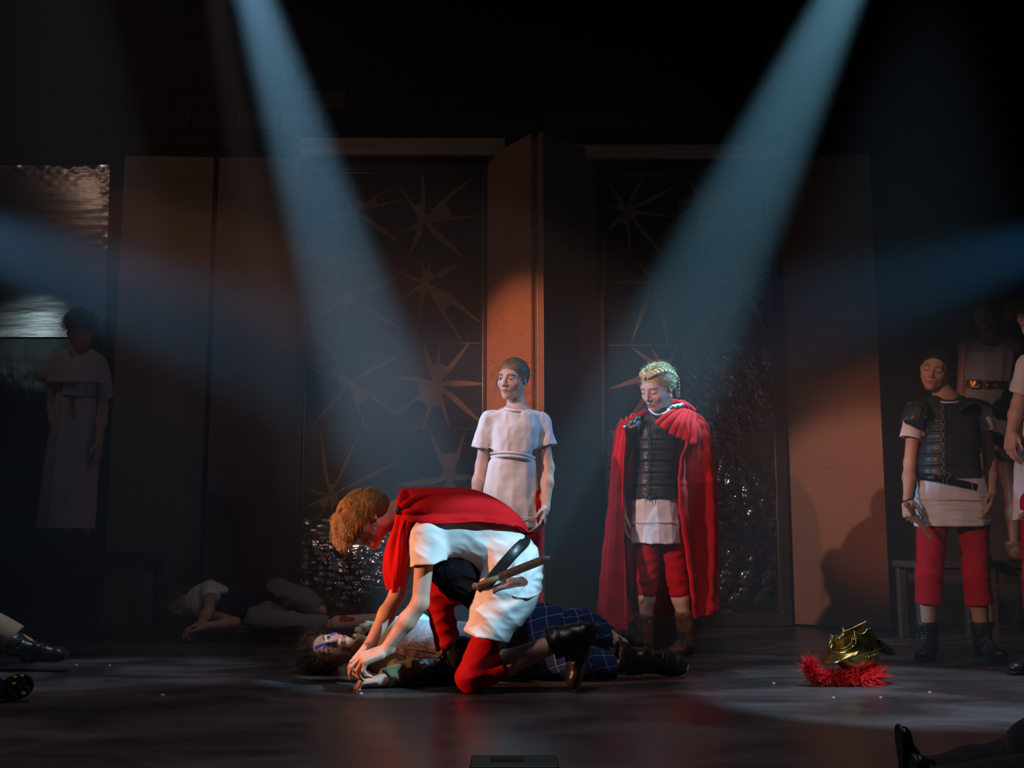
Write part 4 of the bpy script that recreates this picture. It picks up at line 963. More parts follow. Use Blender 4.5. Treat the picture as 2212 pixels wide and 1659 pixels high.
# ================================================================= kneeling man
def kneeler():
    Yn, Ym, Yf = 4.86, 5.0, 5.14
    root = thing('person', 'blond person kneeling in a red cape and white tunic, bent over the lying figure', 'person', tuple(G(1030, 1495)))
    # head: looks down to the left, his left side to the camera
    oh = P(800, 1121, Ym - 0.02); Rh = frame_yz((-0.70, -0.16, -0.66), (-0.66, 0.06, 0.72)); sh = 1.06
    nb = P(872, 1108, Ym)
    hip = P(1120, 1215, Ym)
    z = nrm(P(885, 1115, Ym) - hip); yv = np.array([0, 1.0, 0]); x = nrm(np.cross(yv, z)); R = np.stack([x, np.cross(z, x), z], 1)
    torso = lambda g, ry: [oring(R, hip, (872 - g, 1082 - g), (882 - g, 1140 + g), Ym, 0.10 * ry), oring(R, hip, (900, 1072 - g), (915, 1190 + g), Ym, 0.185 * ry), oring(R, hip, (958, 1073 - g), (968, 1212 + g), Ym, 0.19 * ry),
                           oring(R, hip, (1018, 1078 - g), (1022, 1222 + g), Ym, 0.172 * ry), oring(R, hip, (1075, 1100 - g), (1056, 1242 + g), Ym, 0.172 * ry), oring(R, hip, (1128 + g, 1138 - g), (1075, 1268 + g), Ym, 0.18 * ry), oring(R, hip, (1160 + g, 1185 - g), (1095, 1290 + g), Ym, 0.17 * ry)]
    shN, elN, wrN = P(922, 1152, Yn - 0.03), P(908, 1302, Yn - 0.02), P(831, 1406, Yn + 0.02)
    shF, elF, wrF = P(893, 1140, Yf + .04), P(858, 1285, Yf), P(797, 1396, Yf - .10)
    hpN, knN = P(1112, 1262, Yn), np.array(G(1018, 1497)); knN[2] = 0.068; anN = P(1240, 1374, Yn + 0.06)
    hpF, knF, anF = P(1085, 1245, Yf - .02), P(945, 1285, Yf + .04), P(977, 1432, 5.19)
    B = xform(head_prims('down'), Rh, oh, sh)
    B += [seg_prim(oh + Rh @ np.array([0, -0.03, -0.045]), nb, 0.056, 0.060, k=0.02), seg_prim(nb, shN, 0.05, 0.05, k=0.05), seg_prim(nb, shF, 0.05, 0.05, k=0.05), loft_prim(torso(-9, 0.88), R, hip, k=0.03)]
    B += arm_prims(shN, elN, wrN, 1.02) + arm_prims(shF, elF, wrF, 1.02) + leg_prims(hpN, knN, anN, 1.0) + leg_prims(hpF, knF, anF, 0.86)
    hN, RN = hand_prims(wrN, P(772, 1429, Yn + .0) - wrN, (-0.25, 0.25, -0.93), ts=1, s=1.16, curl=((.30, .62, .3), (.42, .65, .35), (.75, .8, .5), (.95, .9, .6)), spread=0.10, thumb=.6)
    hF, RF = hand_prims(wrF, P(768, 1434, Yf - .14) - wrF, (-0.2, -0.5, -0.85), ts=-1, s=1.08, curl=((.5, .8, .4), (.6, .9, .5), (.7, 1.0, .5), (.8, 1.0, .6)), spread=0.08, thumb=.7)
    B += hN + hF; fine = [(*bounds(h_), 0.0026) for h_ in (hN, hF)]
    skin_body(root, B, (Rh, oh, sh), fine, SKIN, h=0.007, eyes='down', brow=BROWB)
    # white tunic: torso, near and far sleeve, skirt over hips and near thigh
    cutN, cutF = P(926, 1222, Yn - .03), P(880, 1205, Yf + .04)
    T = [loft_prim(torso(2, 1.04), R, hip, k=0.04, pw=2.5),
         loft_prim([ring(1175, 1062, 1150, Yn + .06, 0.13), ring(1205, 1048, 1170, Yn + .06, 0.15), ring(1240, 1040, 1174, Yn + .05, 0.16), ring(1285, 1022, 1170, Yn + .03, 0.155), ring(1330, 1008, 1146, Yn + .02, 0.14), ring(1365, 1000, 1116, Yn + .02, 0.13), ring(1395, 994, 1094, Yn + .02, 0.12)], k=0.05, pw=2.1),
         seg_prim(hpF, (hpF + knF) / 2, 0.10, 0.09, k=0.03),
         seg_prim(shN, cutN, 0.074, 0.092, k=0.03), seg_prim(shF, cutF, 0.068, 0.082, k=0.03),
         cut_end(cutN, cutN - shN + np.array([0.02, 0, 0]), 0.1, 0.05), hollow_end(cutN, cutN - shN, 0.074, 0.035), cut_end(cutF, cutF - shF, 0.1), hollow_end(cutF, cutF - shF, 0.070, 0.03),
         cut_end(P(1045, 1377, Yn), np.array([-0.25, 0, -1.0]), 0.2, 0.06),
         loft_prim([ring(1366, 1020, 1100, Yn + .02, 0.10), ring(1400, 1016, 1080, Yn + .02, 0.09)], op='s', k=0.004)]
    def post(D, X, Y, Z):
        # drag folds: from armpit along the flank, and across hips towards the knee
        u = (X * R[0, 2] + Z * R[2, 2]); w = (X * R[0, 0] + Z * R[2, 0])
        D = D + 0.0075 * np.abs(wob(u, Y, w, 26, 1, 5, (0.9, 0.7, 2.0))) + 0.0022 * np.abs(wob(u, Y, w, 70, 3, 5, (0.7, 0.7, 1.8)))
        hc = P(1140, 1255, Yn); rr = np.sqrt((X - hc[0]) ** 2 + (Z - hc[2]) ** 2)
        an = np.arctan2(Z - hc[2], X - hc[0])
        D = D + 0.006 * np.sin(an * 9 + 4 * rr / 0.1) * np.exp(-((rr - 0.12) / 0.07) ** 2)
        return D
    cloth_obj('tunic', T, WHITE, root, h=0.0048, post=post)
    c = [P(x_, y_, Yn - d) for x_, y_, d in ((1088, 1268, .10), (1108, 1286, .118), (1135, 1291, .110), (1158, 1285, .07), (1169, 1276, .0))]
    v, f = tube_vf(spline(c, 24), 0.003, 5); mesh_obj('hem_seam', v, f, WHITE, root)
    legs_cloth(root, [(hpN, knN, anN)], REDL, t=0.33, r=(0.092, 0.070, 0.068), A=0.007, f=42, h=0.0055)
    legs_cloth(root, [(hpF, knF, anF)], REDL, t=0.80, r=(0.090, 0.067, 0.062), A=0.007, f=42, h=0.006)
    boot(root, P(1292, 1348, Yn + .06), np.array(G(1252, 1497)), (-1, 0.0, -0.25), (-1, 0, -0.38), hgt=0.11, lace=True)
    g = np.array(G(985, 1478)); t_ = np.array(G(893, 1479))
    boot(root, g + (0.055, 0.0, 0), g + (0.055, 0, 0) + nrm(t_ - g) * 0.30, (0, 0, 1), (0.05, 0, 1), hgt=0.13)
    # belt with a dark pouch of shadow under the belly
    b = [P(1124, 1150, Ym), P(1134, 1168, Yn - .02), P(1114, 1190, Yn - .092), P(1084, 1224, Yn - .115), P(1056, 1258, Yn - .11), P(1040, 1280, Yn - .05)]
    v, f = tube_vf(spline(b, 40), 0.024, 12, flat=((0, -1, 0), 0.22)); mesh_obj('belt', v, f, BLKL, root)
    # satchel-like bundle; its black also stands in for the shade under the belly
    BUN = mat('black_bundle', (0.008, 0.007, 0.008), 0.95, spec=0.08, bump=1.0, bscale=60, bdist=0.01)
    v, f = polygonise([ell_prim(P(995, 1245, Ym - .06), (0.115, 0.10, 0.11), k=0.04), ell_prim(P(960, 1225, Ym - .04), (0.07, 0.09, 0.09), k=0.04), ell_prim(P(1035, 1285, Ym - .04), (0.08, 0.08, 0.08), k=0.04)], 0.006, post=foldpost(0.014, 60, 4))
    mesh_obj('belly_bundle', v, f, BUN, root)
    # cape over the back
    def q(x_, y_, d): return P(x_, y_, Ym + d)
    g = [[q(860, 1108, -.16), q(864, 1086, -.11), q(872, 1066, 0), q(880, 1080, .12), q(886, 1110, .17)],
         [q(884, 1128, -.205), q(896, 1096, -.18), q(905, 1060, 0), q(910, 1085, .19), q(912, 1130, .225)],
         [q(950, 1134, -.203), q(950, 1098, -.18), q(955, 1062, 0), q(955, 1088, .19), q(955, 1135, .225)],
         [q(1025, 1131, -.185), q(1022, 1102, -.165), q(1020, 1066, 0), q(1020, 1090, .175), q(1020, 1135, .205)],
         [q(1088, 1137, -.170), q(1080, 1116, -.15), q(1076, 1086, 0), q(1076, 1110, .155), q(1080, 1140, .185)],
         [q(1118, 1150, -.15), q(1114, 1138, -.12), q(1110, 1116, 0), q(1112, 1135, .12), q(1112, 1150, .15)],
         [q(1130, 1158, -.09), q(1129, 1153, -.07), q(1127, 1146, 0), q(1128, 1153, .07), q(1128, 1158, .09)]]
    def disp(u, v):
        return 0.012 + 0.006 * v + 0.011 * np.sin(u * 19 + 2.5 * v + 1.2 * np.sin(v * 5)) + 0.007 * np.sin(u * 37 - 5 * v) * (1 - v) + 0.004 * np.sin(v * 40 + u * 12) * np.exp(-((u - 0.06) / 0.08) ** 2)
    sheet('cape', g, RED, root, nu=110, nv=150, thick=0.009, disp=disp, nrm_sign=-1)
    g2 = [[q(858, 1100, -.10), q(868, 1096, -.17), q(882, 1100, -.20), q(893, 1112, -.22)],
          [q(846, 1145, -.06), q(856, 1142, -.16), q(868, 1144, -.19), q(880, 1150, -.20)],
          [q(832, 1185, -.02), q(846, 1185, -.12), q(862, 1188, -.15), q(880, 1190, -.14)],
          [q(831, 1230, .0), q(843, 1232, -.10), q(858, 1236, -.13), q(874, 1238, -.10)],
          [q(843, 1268, .02), q(850, 1274, -.08), q(857, 1277, -.10), q(866, 1262, -.07)]]
    sheet('cape_tail', g2, RED, root, nu=70, nv=80, thick=0.009, disp=lambda u, v: 0.012 * np.sin(u * 14 + v * 3) * (0.4 + v) + 0.004 * np.sin(u * 33))
    for pts, w in ((((862, 1094, -.17), (868, 1072, -.12), (885, 1062, -.03), (915, 1064, .05)), .036), (((860, 1108, -.19), (875, 1090, -.19), (905, 1076, -.16), (950, 1070, -.10)), .032), (((862, 1112, -.20), (890, 1104, -.215), (930, 1108, -.20)), .026)):
        v, f = tube_vf(spline([q(*p) for p in pts], 24), w * np.sin(np.linspace(0.25, 3.1, 24)) ** 0.5 * 0.55, 10); mesh_obj('cape_roll', v, f, RED, root)
    v, f = polygonise([seg_prim(q(858, 1108, -.215), q(862, 1096, -.20), 0.008, 0.008)], 0.003); mesh_obj('clasp', v, f, BLKL, root)
    # hair: thick blond waves falling forward over the brow, short and dark at the nape
    hm = mat('hair_golden', (0.60, 0.38, 0.14), 0.4, spec=0.5, var=0.35, vscale=50)
    hd = mat('hair_nape', (0.10, 0.06, 0.03), 0.6)
    cap = [ell_prim((0, -0.004, 0.040), (0.084, 0.104, 0.092), k=0.02), ell_prim((0, 0.070, 0.078), (0.062, 0.048, 0.040), k=0.025), ell_prim((0, 0.098, 0.052), (0.050, 0.026, 0.034), k=0.02),
           ell_prim((0, 0.075, -0.055), (0.085, 0.085, 0.082), k=0.01, op='s'), box_prim((0, -0.02, -0.09), (0.12, 0.14, 0.07), k=0.01, op='s')]
    fl = lambda p, t: (0.28 * np.sin(p[1] * 75 + p[0] * 30), 1.0, 0.30 - 1.9 * t + 0.35 * np.sin(p[1] * 90 + p[0] * 55))
    zone = lambda qq: qq[2] > 0.015 + 0.10 * max(0, -qq[1])
    st = [hair_strands(Rh, oh, sh, 4200, fl, 0.095, 0.0012, zone=zone, rad=(0.083, 0.100, 0.091), c0=(0, -0.004, 0.040), lift=0.010, curl=0.07, wav=0.003, seed=11, segs=9),
          hair_strands(Rh, oh, sh, 700, lambda p, t: (0.1 * np.sin(p[2] * 80), 0.55, -0.9 - t), 0.075, 0.0012, zone=lambda qq: qq[1] > 0.055 and qq[2] > 0.05, rad=(0.080, 0.112, 0.088), c0=(0, -0.004, 0.040), lift=0.008, curl=0.08, seed=12, segs=8)]
    post = lambda D, X, Y_, Z: D + 0.004 * np.abs(wob(X, Y_, Z, 120, 2, 5))
    add_hair(root, Rh, oh, sh, hm, cap, st, h=0.0035, post=post)
    nape = [hair_strands(Rh, oh, sh, 900, lambda p, t: (0, -0.4, -1), 0.035, 0.0014, zone=lambda qq: qq[1] < 0.02 and -0.045 < qq[2] < 0.05, rad=(0.077, 0.097, 0.088), c0=(0, -0.018, 0.030), lift=0.002, seed=13, stick=True)]
    add_hair(root, Rh, oh, sh, hd, [ell_prim((0, -0.024, 0.012), (0.0775, 0.092, 0.075)), box_prim((0, 0.09, -0.02), (0.12, 0.09, 0.2), k=0.01, op='s'), box_prim((0, 0, -0.12), (0.12, 0.14, 0.07), k=0.01, op='s')], nape, h=0.004, name='nape_hair')
kneeler()
def wooden_sword(name, label, grip, tip, w, face, guard=True, cat='sword', wood=None):
    wood = wood or WOODS
    grip, tip = np.asarray(grip), np.asarray(tip); L = np.linalg.norm(tip - grip); R = frame_z(tip - grip, face); root = thing(name, label, cat, tuple(grip))
    g = min(0.11, L * 0.3); out = [(-w / 2, g), (w / 2, g), (w / 2, L * 0.9), (w * 0.28, L * 0.97), (0, L), (-w * 0.28, L * 0.97), (-w / 2, L * 0.9)]
    # x across, y thickness, z along; ridge down the middle
    V, F = [], []
    for x_, z_ in out: V += [(x_, -0.003, z_), (x_, 0.003, z_)]
    n = len(out); V += [(0, -0.009, g), (0, -0.009, L * 0.93), (0, 0.009, g), (0, 0.009, L * 0.93)]
    for s_, c0 in ((0, 2 * n), (1, 2 * n + 2)):
        idx = [2 * i + s_ for i in range(n)]
        F += [[idx[1], idx[2], c0 + 1, c0], [idx[0], c0, c0 + 1, idx[6]], [idx[2], idx[3], c0 + 1], [idx[3], idx[4], c0 + 1], [idx[4], idx[5], c0 + 1], [idx[5], idx[6], c0 + 1], [idx[0], idx[1], c0]]
    F += [[2 * i, 2 * ((i + 1) % n), 2 * ((i + 1) % n) + 1, 2 * i + 1] for i in range(n)]
    mesh_obj('blade', np.array(V) @ R.T + grip, F, wood, root, smooth=False)
    v, f = tube_vf([(0, 0, 0), (0, 0, g * 0.5), (0, 0, g)], [w * 0.34, w * 0.42, w * 0.34], 10); mesh_obj('grip', v @ R.T + grip, f, BRNL, root)
    if guard:
        v, f = box_vf(0, 0, g, w * 1.7, 0.02, 0.016, bev=0.004); mesh_obj('guard', v @ R.T + grip, f, WOODS, root)
    v, f = polygonise([ell_prim((0, 0, -0.006), (w * 0.5, w * 0.5, w * 0.45))], 0.004); mesh_obj('pommel', v @ R.T + grip, f, BRNL if wood is not WOODS else wood, root)
    return root
wooden_sword('wooden_sword', 'dark wooden short sword tucked in the kneeling person\'s belt', P(1030, 1266, 4.72), P(1190, 1203, 4.68), 0.036, (0.2, -0.9, 0.3), guard=False, wood=mat('dark_wooden_blade', (0.11, 0.036, 0.018), 0.42, bump=0.15, bscale=20, stretch=(8, 8, 1), var=0.5, vscale=8))
# ================================================================= lying man with blue face paint
def plaid_extra(m, nt, b, tc):
    N, L = nt.nodes, nt.links
    sp = N.new('ShaderNodeSeparateXYZ'); mp = N.new('ShaderNodeMapping'); mp.inputs['Rotation'].default_value = (0.3, 0.25, 0.15)
    nz = N.new('ShaderNodeTexNoise'); nz.inputs['Scale'].default_value = 4; L.new(tc.outputs['Object'], nz.inputs['Vector'])
    va = N.new('ShaderNodeVectorMath'); va.operation = 'MULTIPLY_ADD'; va.inputs[1].default_value = (0.05, 0.05, 0.05); L.new(nz.outputs['Color'], va.inputs[0]); L.new(tc.outputs['Object'], va.inputs[2])
    L.new(va.outputs[0], mp.inputs[0]); L.new(mp.outputs[0], sp.inputs[0])
    def line(src, per, wd, off=0):
        a = N.new('ShaderNodeMath'); a.operation = 'MULTIPLY_ADD'; a.inputs[1].default_value = 1 / per; a.inputs[2].default_value = off; L.new(src, a.inputs[0])
        f = N.new('ShaderNodeMath'); f.operation = 'FRACT'; L.new(a.outputs[0], f.inputs[0])
        c = N.new('ShaderNodeMath'); c.operation = 'LESS_THAN'; c.inputs[1].default_value = wd; L.new(f.outputs[0], c.inputs[0]); return c.outputs[0]
    l1 = line(sp.outputs['X'], 0.072, 0.045); l2 = line(sp.outputs['Z'], 0.060, 0.05, 0.3)
    mx = N.new('ShaderNodeMath'); mx.operation = 'MAXIMUM'; L.new(l1, mx.inputs[0]); L.new(l2, mx.inputs[1])
    mu = N.new('ShaderNodeMath'); mu.operation = 'MULTIPLY'; mu.inputs[1].default_value = 0.6; L.new(mx.outputs[0], mu.inputs[0])
    c = N.new('ShaderNodeMix'); c.data_type = 'RGBA'; c.inputs[6].default_value = (0.014, 0.040, 0.14, 1); c.inputs[7].default_value = (0.38, 0.42, 0.55, 1)
    L.new(mu.outputs[0], c.inputs[0]); L.new(c.outputs[2], b.inputs['Base Color'])
PLAID = mat('blue_plaid_flannel', (0.03, 0.07, 0.25), 0.9, spec=0.1, bump=0.3, bscale=200, bdist=0.0015, extra=plaid_extra)
KNIT = mat('grey_speckled_knit', (0.27, 0.25, 0.25), 0.95, spec=0.1, bump=0.9, bscale=170, var=0.6, vscale=160, bdist=0.003)
DENIM = cloth('light_blue_shirt', (0.22, 0.42, 0.55))
OLIVE = cloth('olive_cloth', (0.13, 0.15, 0.08), b=0.5, weave=120)
TANS = cloth('tan_scarf', (0.40, 0.32, 0.17), b=0.6, weave=90)
CHAR = cloth('charcoal_wool', (0.022, 0.022, 0.026), b=0.6, weave=110)
def lying():
    Y = 5.48; root = thing('person', 'person with blue face paint lying on the floor in blue plaid trousers', 'person', tuple(G(900, 1462)))
    oh = P(713, 1408, 5.56); oh[2] = max(oh[2], 0.118); Rh = frame_yz((0.10, -0.88, 0.46), (-1, -0.06, -0.10)); sh = 1.06
    nb = P(795, 1408, 5.55); R = frame_z((1, 0, 0), (0, -1, 0)); o = P(800, 1405, Y)
    def rg(px, t, b_, ry, dy=0.0): return oring(R, o, (px, t), (px, b_), Y, ry, dy)
    shF, elF, wrF = P(838, 1362, 5.70), P(905, 1352, 5.66), P(940, 1362, 5.46)
    shN, elN, wrN = P(826, 1428, 5.32), P(886, 1452, 5.20), P(820, 1470, 5.07)
    hpF, knF, anF = P(1160, 1365, 5.55), P(1262, 1352, 5.58), P(1345, 1393, 5.55)
    hpN, knN, anN = P(1150, 1412, 5.38), P(1250, 1428, 5.30), P(1345, 1443, 5.36)
    B = xform(head_prims('open'), Rh, oh, sh)
    B += [seg_prim(oh + Rh @ np.array([0, -0.03, -0.05]), nb, 0.055, 0.062, k=0.02), loft_prim([rg(800, 1378, 1450, .15), rg(900, 1345, 1455, .16), rg(1010, 1350, 1455, .15), rg(1120, 1330, 1458, .16)], R, o, k=0.03)]
    B += arm_prims(shF, elF, wrF) + arm_prims(shN, elN, wrN) + leg_prims(hpF, knF, anF, 0.95) + leg_prims(hpN, knN, anN, 0.95)
    hN, _ = hand_prims(wrN, (-1, -0.1, -0.12), (0.0, -0.2, -1), ts=1, s=1.0, curl=(.9, 1.0, 1.1, 1.2), thumb=.7); hF, _ = hand_prims(wrF, (0.7, -0.8, -0.15), (0, 0.1, -1), ts=1, s=1.0, curl=(.3, .4, .4, .5))
    B += hN + hF; fine = [(*bounds(h_), 0.0032) for h_ in (hN, hF)]
    def paint(c, m, hd):
        x, y, z = c[:, 0], c[:, 1], c[:, 2]; f = y > 0.03
        m = m.copy()
        ex = np.abs(x) - 0.0315
        m[f & (m != 1) & (m < 3) & (((ex + 0.002) / 0.022) ** 2 + ((z - 0.006) / 0.021) ** 2 < 1) & (z > 0.006) & (x < 0) & (m == 0)] = 7
        m[f & (np.abs(x - 0.004 - 0.10 * (z - 0.0)) < 0.0068) & (z > -0.002) & (z < 0.068)] = 6
        m[f & (((x + 0.046) / 0.009) ** 2 + ((z + 0.016) / 0.014) ** 2 < 1)] = 6
        m[f & (((x + 0.052) / 0.006) ** 2 + ((z + 0.040) / 0.008) ** 2 < 1)] = 6
        m[f & (np.abs(x + 0.060) < 0.005) & (z > -0.03) & (z < 0.02)] = 6
        m[f & (np.abs(z + 0.068 + 0.3 * (x + 0.035)) < 0.005) & (x < -0.024) & (x > -0.055)] = 6
        m[f & (np.abs(z + 0.046) < 0.006) & (np.abs(x + 0.004) < 0.013) & (m != 1)] = 7
        m[f & (np.abs(z + 0.084) < 0.005) & (np.abs(x) < 0.022)] = 7
        return m
    skin_body(root, B, (Rh, oh, sh), fine, SKIN, h=0.007, paint=paint, extra_mats=(PAINTB, PAINTW))
    # knit tunic over a blue shirt
    T = [loft_prim([rg(792, 1385, 1448, .13), rg(815, 1352, 1456, .19), rg(850, 1330, 1460, .20), rg(900, 1335, 1462, .20), rg(960, 1342, 1462, .19), rg(1010, 1345, 1462, .18)], R, o, k=0.03)]
    cloth_obj('knit_tunic', T, KNIT, root, h=0.006, post=foldpost(0.010, 34, 1, A2=0.004))
    T = [loft_prim([rg(985, 1342, 1464, .195), rg(1060, 1338, 1464, .19), rg(1110, 1336, 1464, .19)], R, o, k=0.03), seg_prim(shN, elN, 0.062, 0.055, k=0.02)]
    cloth_obj('dark_underlayer', T, CHAR, root, h=0.007, post=foldpost(0.010, 40, 3))
    T = [seg_prim(shF, elF, 0.072, 0.066, k=0.02), seg_prim(elF, wrF * .8 + elF * .2, 0.064, 0.050, k=0.02), ell_prim(P(905, 1372, 5.50), (0.09, 0.10, 0.075), k=0.03)]
    cloth_obj('shirt_sleeve', T, DENIM, root, h=0.0055, post=foldpost(0.012, 55, 2, A2=0.004))
    T = [seg_prim(elN, wrN, 0.062, 0.048, k=0.02), cut_end(wrN + (elN - wrN) * 0.12, wrN - elN, 0.06, 0.05), ell_prim(P(862, 1440, 5.22), (0.06, 0.05, 0.04), k=0.02)]
    cloth_obj('forearm_sleeve', T, OLIVE, root, h=0.005, post=foldpost(0.008, 60, 2))
    # dark vest side with pale piping
    T = [loft_prim([rg(842, 1404, 1458, .20, -.035), rg(900, 1400, 1463, .205, -.035), rg(985, 1400, 1464, .20, -.035)], R, o, k=0.02)]
    cloth_obj('vest_flank', T, BLKL, root, h=0.006, post=foldpost(0.006, 40, 1))
    for pts in (((868, 1397, -.185), (890, 1401, -.20), (915, 1405, -.205)), ((848, 1416, -.215), (880, 1420, -.232), (908, 1425, -.237))):
        v, f = tube_vf(spline([P(x, y, Y + d) for x, y, d in pts], 14), 0.003, 5); mesh_obj('piping', v, f, KNIT, root)
    v, f = tube_vf(spline([P(x, y, Y + d) for x, y, d in ((914, 1424, -.20), (924, 1434, -.235), (927, 1448, -.25))], 12), 0.004, 6); mesh_obj('metal_buckle', v, f, mat('dull_steel', (.5, .5, .5), .3, metal=1), root)
    # scarf ruffles and the leather shoulder disc
    T = []
    for i, (x, y, d) in enumerate(((772, 1360, .10), (782, 1352, .09), (793, 1347, .10), (768, 1374, .02), (772, 1385, -.04), (766, 1396, -.08), (780, 1378, .0), (790, 1392, -.06))):
        T.append(seg_prim(P(x, y, 5.5 + d), P(x + 9, y + 4, 5.5 + d - .03), 0.016, 0.022, k=0.008))
    cloth_obj('scarf', T, TANS, root, h=0.004, post=foldpost(0.007, 110, 2))
    c = P(776, 1408, 5.36)
    v, f = polygonise([ell_prim(c, (0.042, 0.022, 0.052), R=rotz(0.2))], 0.004); mesh_obj('shoulder_disc', v, f, BRNL, root)
    collar(root, c + (0.004, -0.004, 0), (0.2, -1, 0.15), 0.040, 0.0035, mat('dull_steel', (.5, .5, .5), .3, metal=1), name='disc_rim', squash=1.2, hint=(0, 0, 1))
    # plaid trousers
    T = [loft_prim([rg(1040, 1335, 1466, .17), rg(1100, 1306, 1468, .20), rg(1170, 1300, 1469, .21), rg(1215, 1308, 1469, .20)], R, o, k=0.04),
         seg_prim(hpF, knF, 0.105, 0.090, k=0.04), seg_prim(knF, P(1320, 1380, 5.56), 0.090, 0.068, k=0.03), seg_prim(hpN, knN, 0.10, 0.082, k=0.03), seg_prim(knN, P(1322, 1443, 5.36), 0.082, 0.066, k=0.03)]
    for e, d in ((P(1327, 1384, 5.56), anF - knF), (P(1330, 1444, 5.36), anN - knN)): T += [cut_end(e, d, 0.09, 0.06), hollow_end(e, d, 0.062, 0.03)]
    T.append(box_prim((0, 5.4, -0.2), (3, 2, 0.202), rnd=0, k=0.004, op='s'))
    cloth_obj('plaid_trousers', T, PLAID, root, h=0.006, post=foldpost(0.012, 26, 1, A2=0.005, f2=70))
    # boots: far one behind, near one in front, toes to the right
    h1 = P(1352, 1418, 5.58); h1[2] = max(h1[2], 0.02); boot(root, h1, P(1438, 1428, 5.60), (-0.1, 0.2, 1), (-1, 0, 0.35), hgt=0.10, wid=1.0)
    gz = P(1350, 1462, 5.34); gz[2] = 0.045; tz = P(1488, 1445, 5.38); tz[2] = 0.05
    boot(root, gz + (0, 0.06, 0), gz + (0, 0.06, 0) + nrm(tz - gz) * 0.315, (0.0, -0.75, 0.66), (-1, -0.1, 0.1), hgt=0.10, wid=1.1)
    hm = mat('hair_dark_curly', (0.055, 0.028, 0.016), 0.55, spec=0.4, var=0.3, vscale=60)
    cap = [ell_prim((0, -0.030, 0.045), (0.092, 0.100, 0.092), k=0.02), ell_prim((0, 0.070, -0.038), (0.076, 0.075, 0.098), k=0.015, op='s'), box_prim((0, 0, -0.13), (0.12, 0.12, 0.07), k=0.01, op='s')]
    st = [hair_strands(Rh, oh, sh, 1500, lambda p, t: nrm(p - np.array([0, -.02, .02])) + (0, -.2, .3), 0.060, 0.0013, zone=lambda q: q[1] < 0.040 + 0.35 * (q[2] - 0.03) and q[2] > -0.05, rad=(0.088, 0.098, 0.090), c0=(0, -0.028, 0.042), curl=1.1, lift=0.01, seed=21, segs=8)]
    # keep the hair above the floor
    st = [(np.c_[a[:, :2], np.maximum(a[:, 2], 0.003)], b) for a, b in st]
    add_hair(root, Rh, oh, sh, hm, cap, st, post=lambda D, X, Yg, Z: np.maximum(D + 0.008 * np.abs(wob(X, Yg, Z, 95, 2, 5)), 0.004 - Z))
lying()
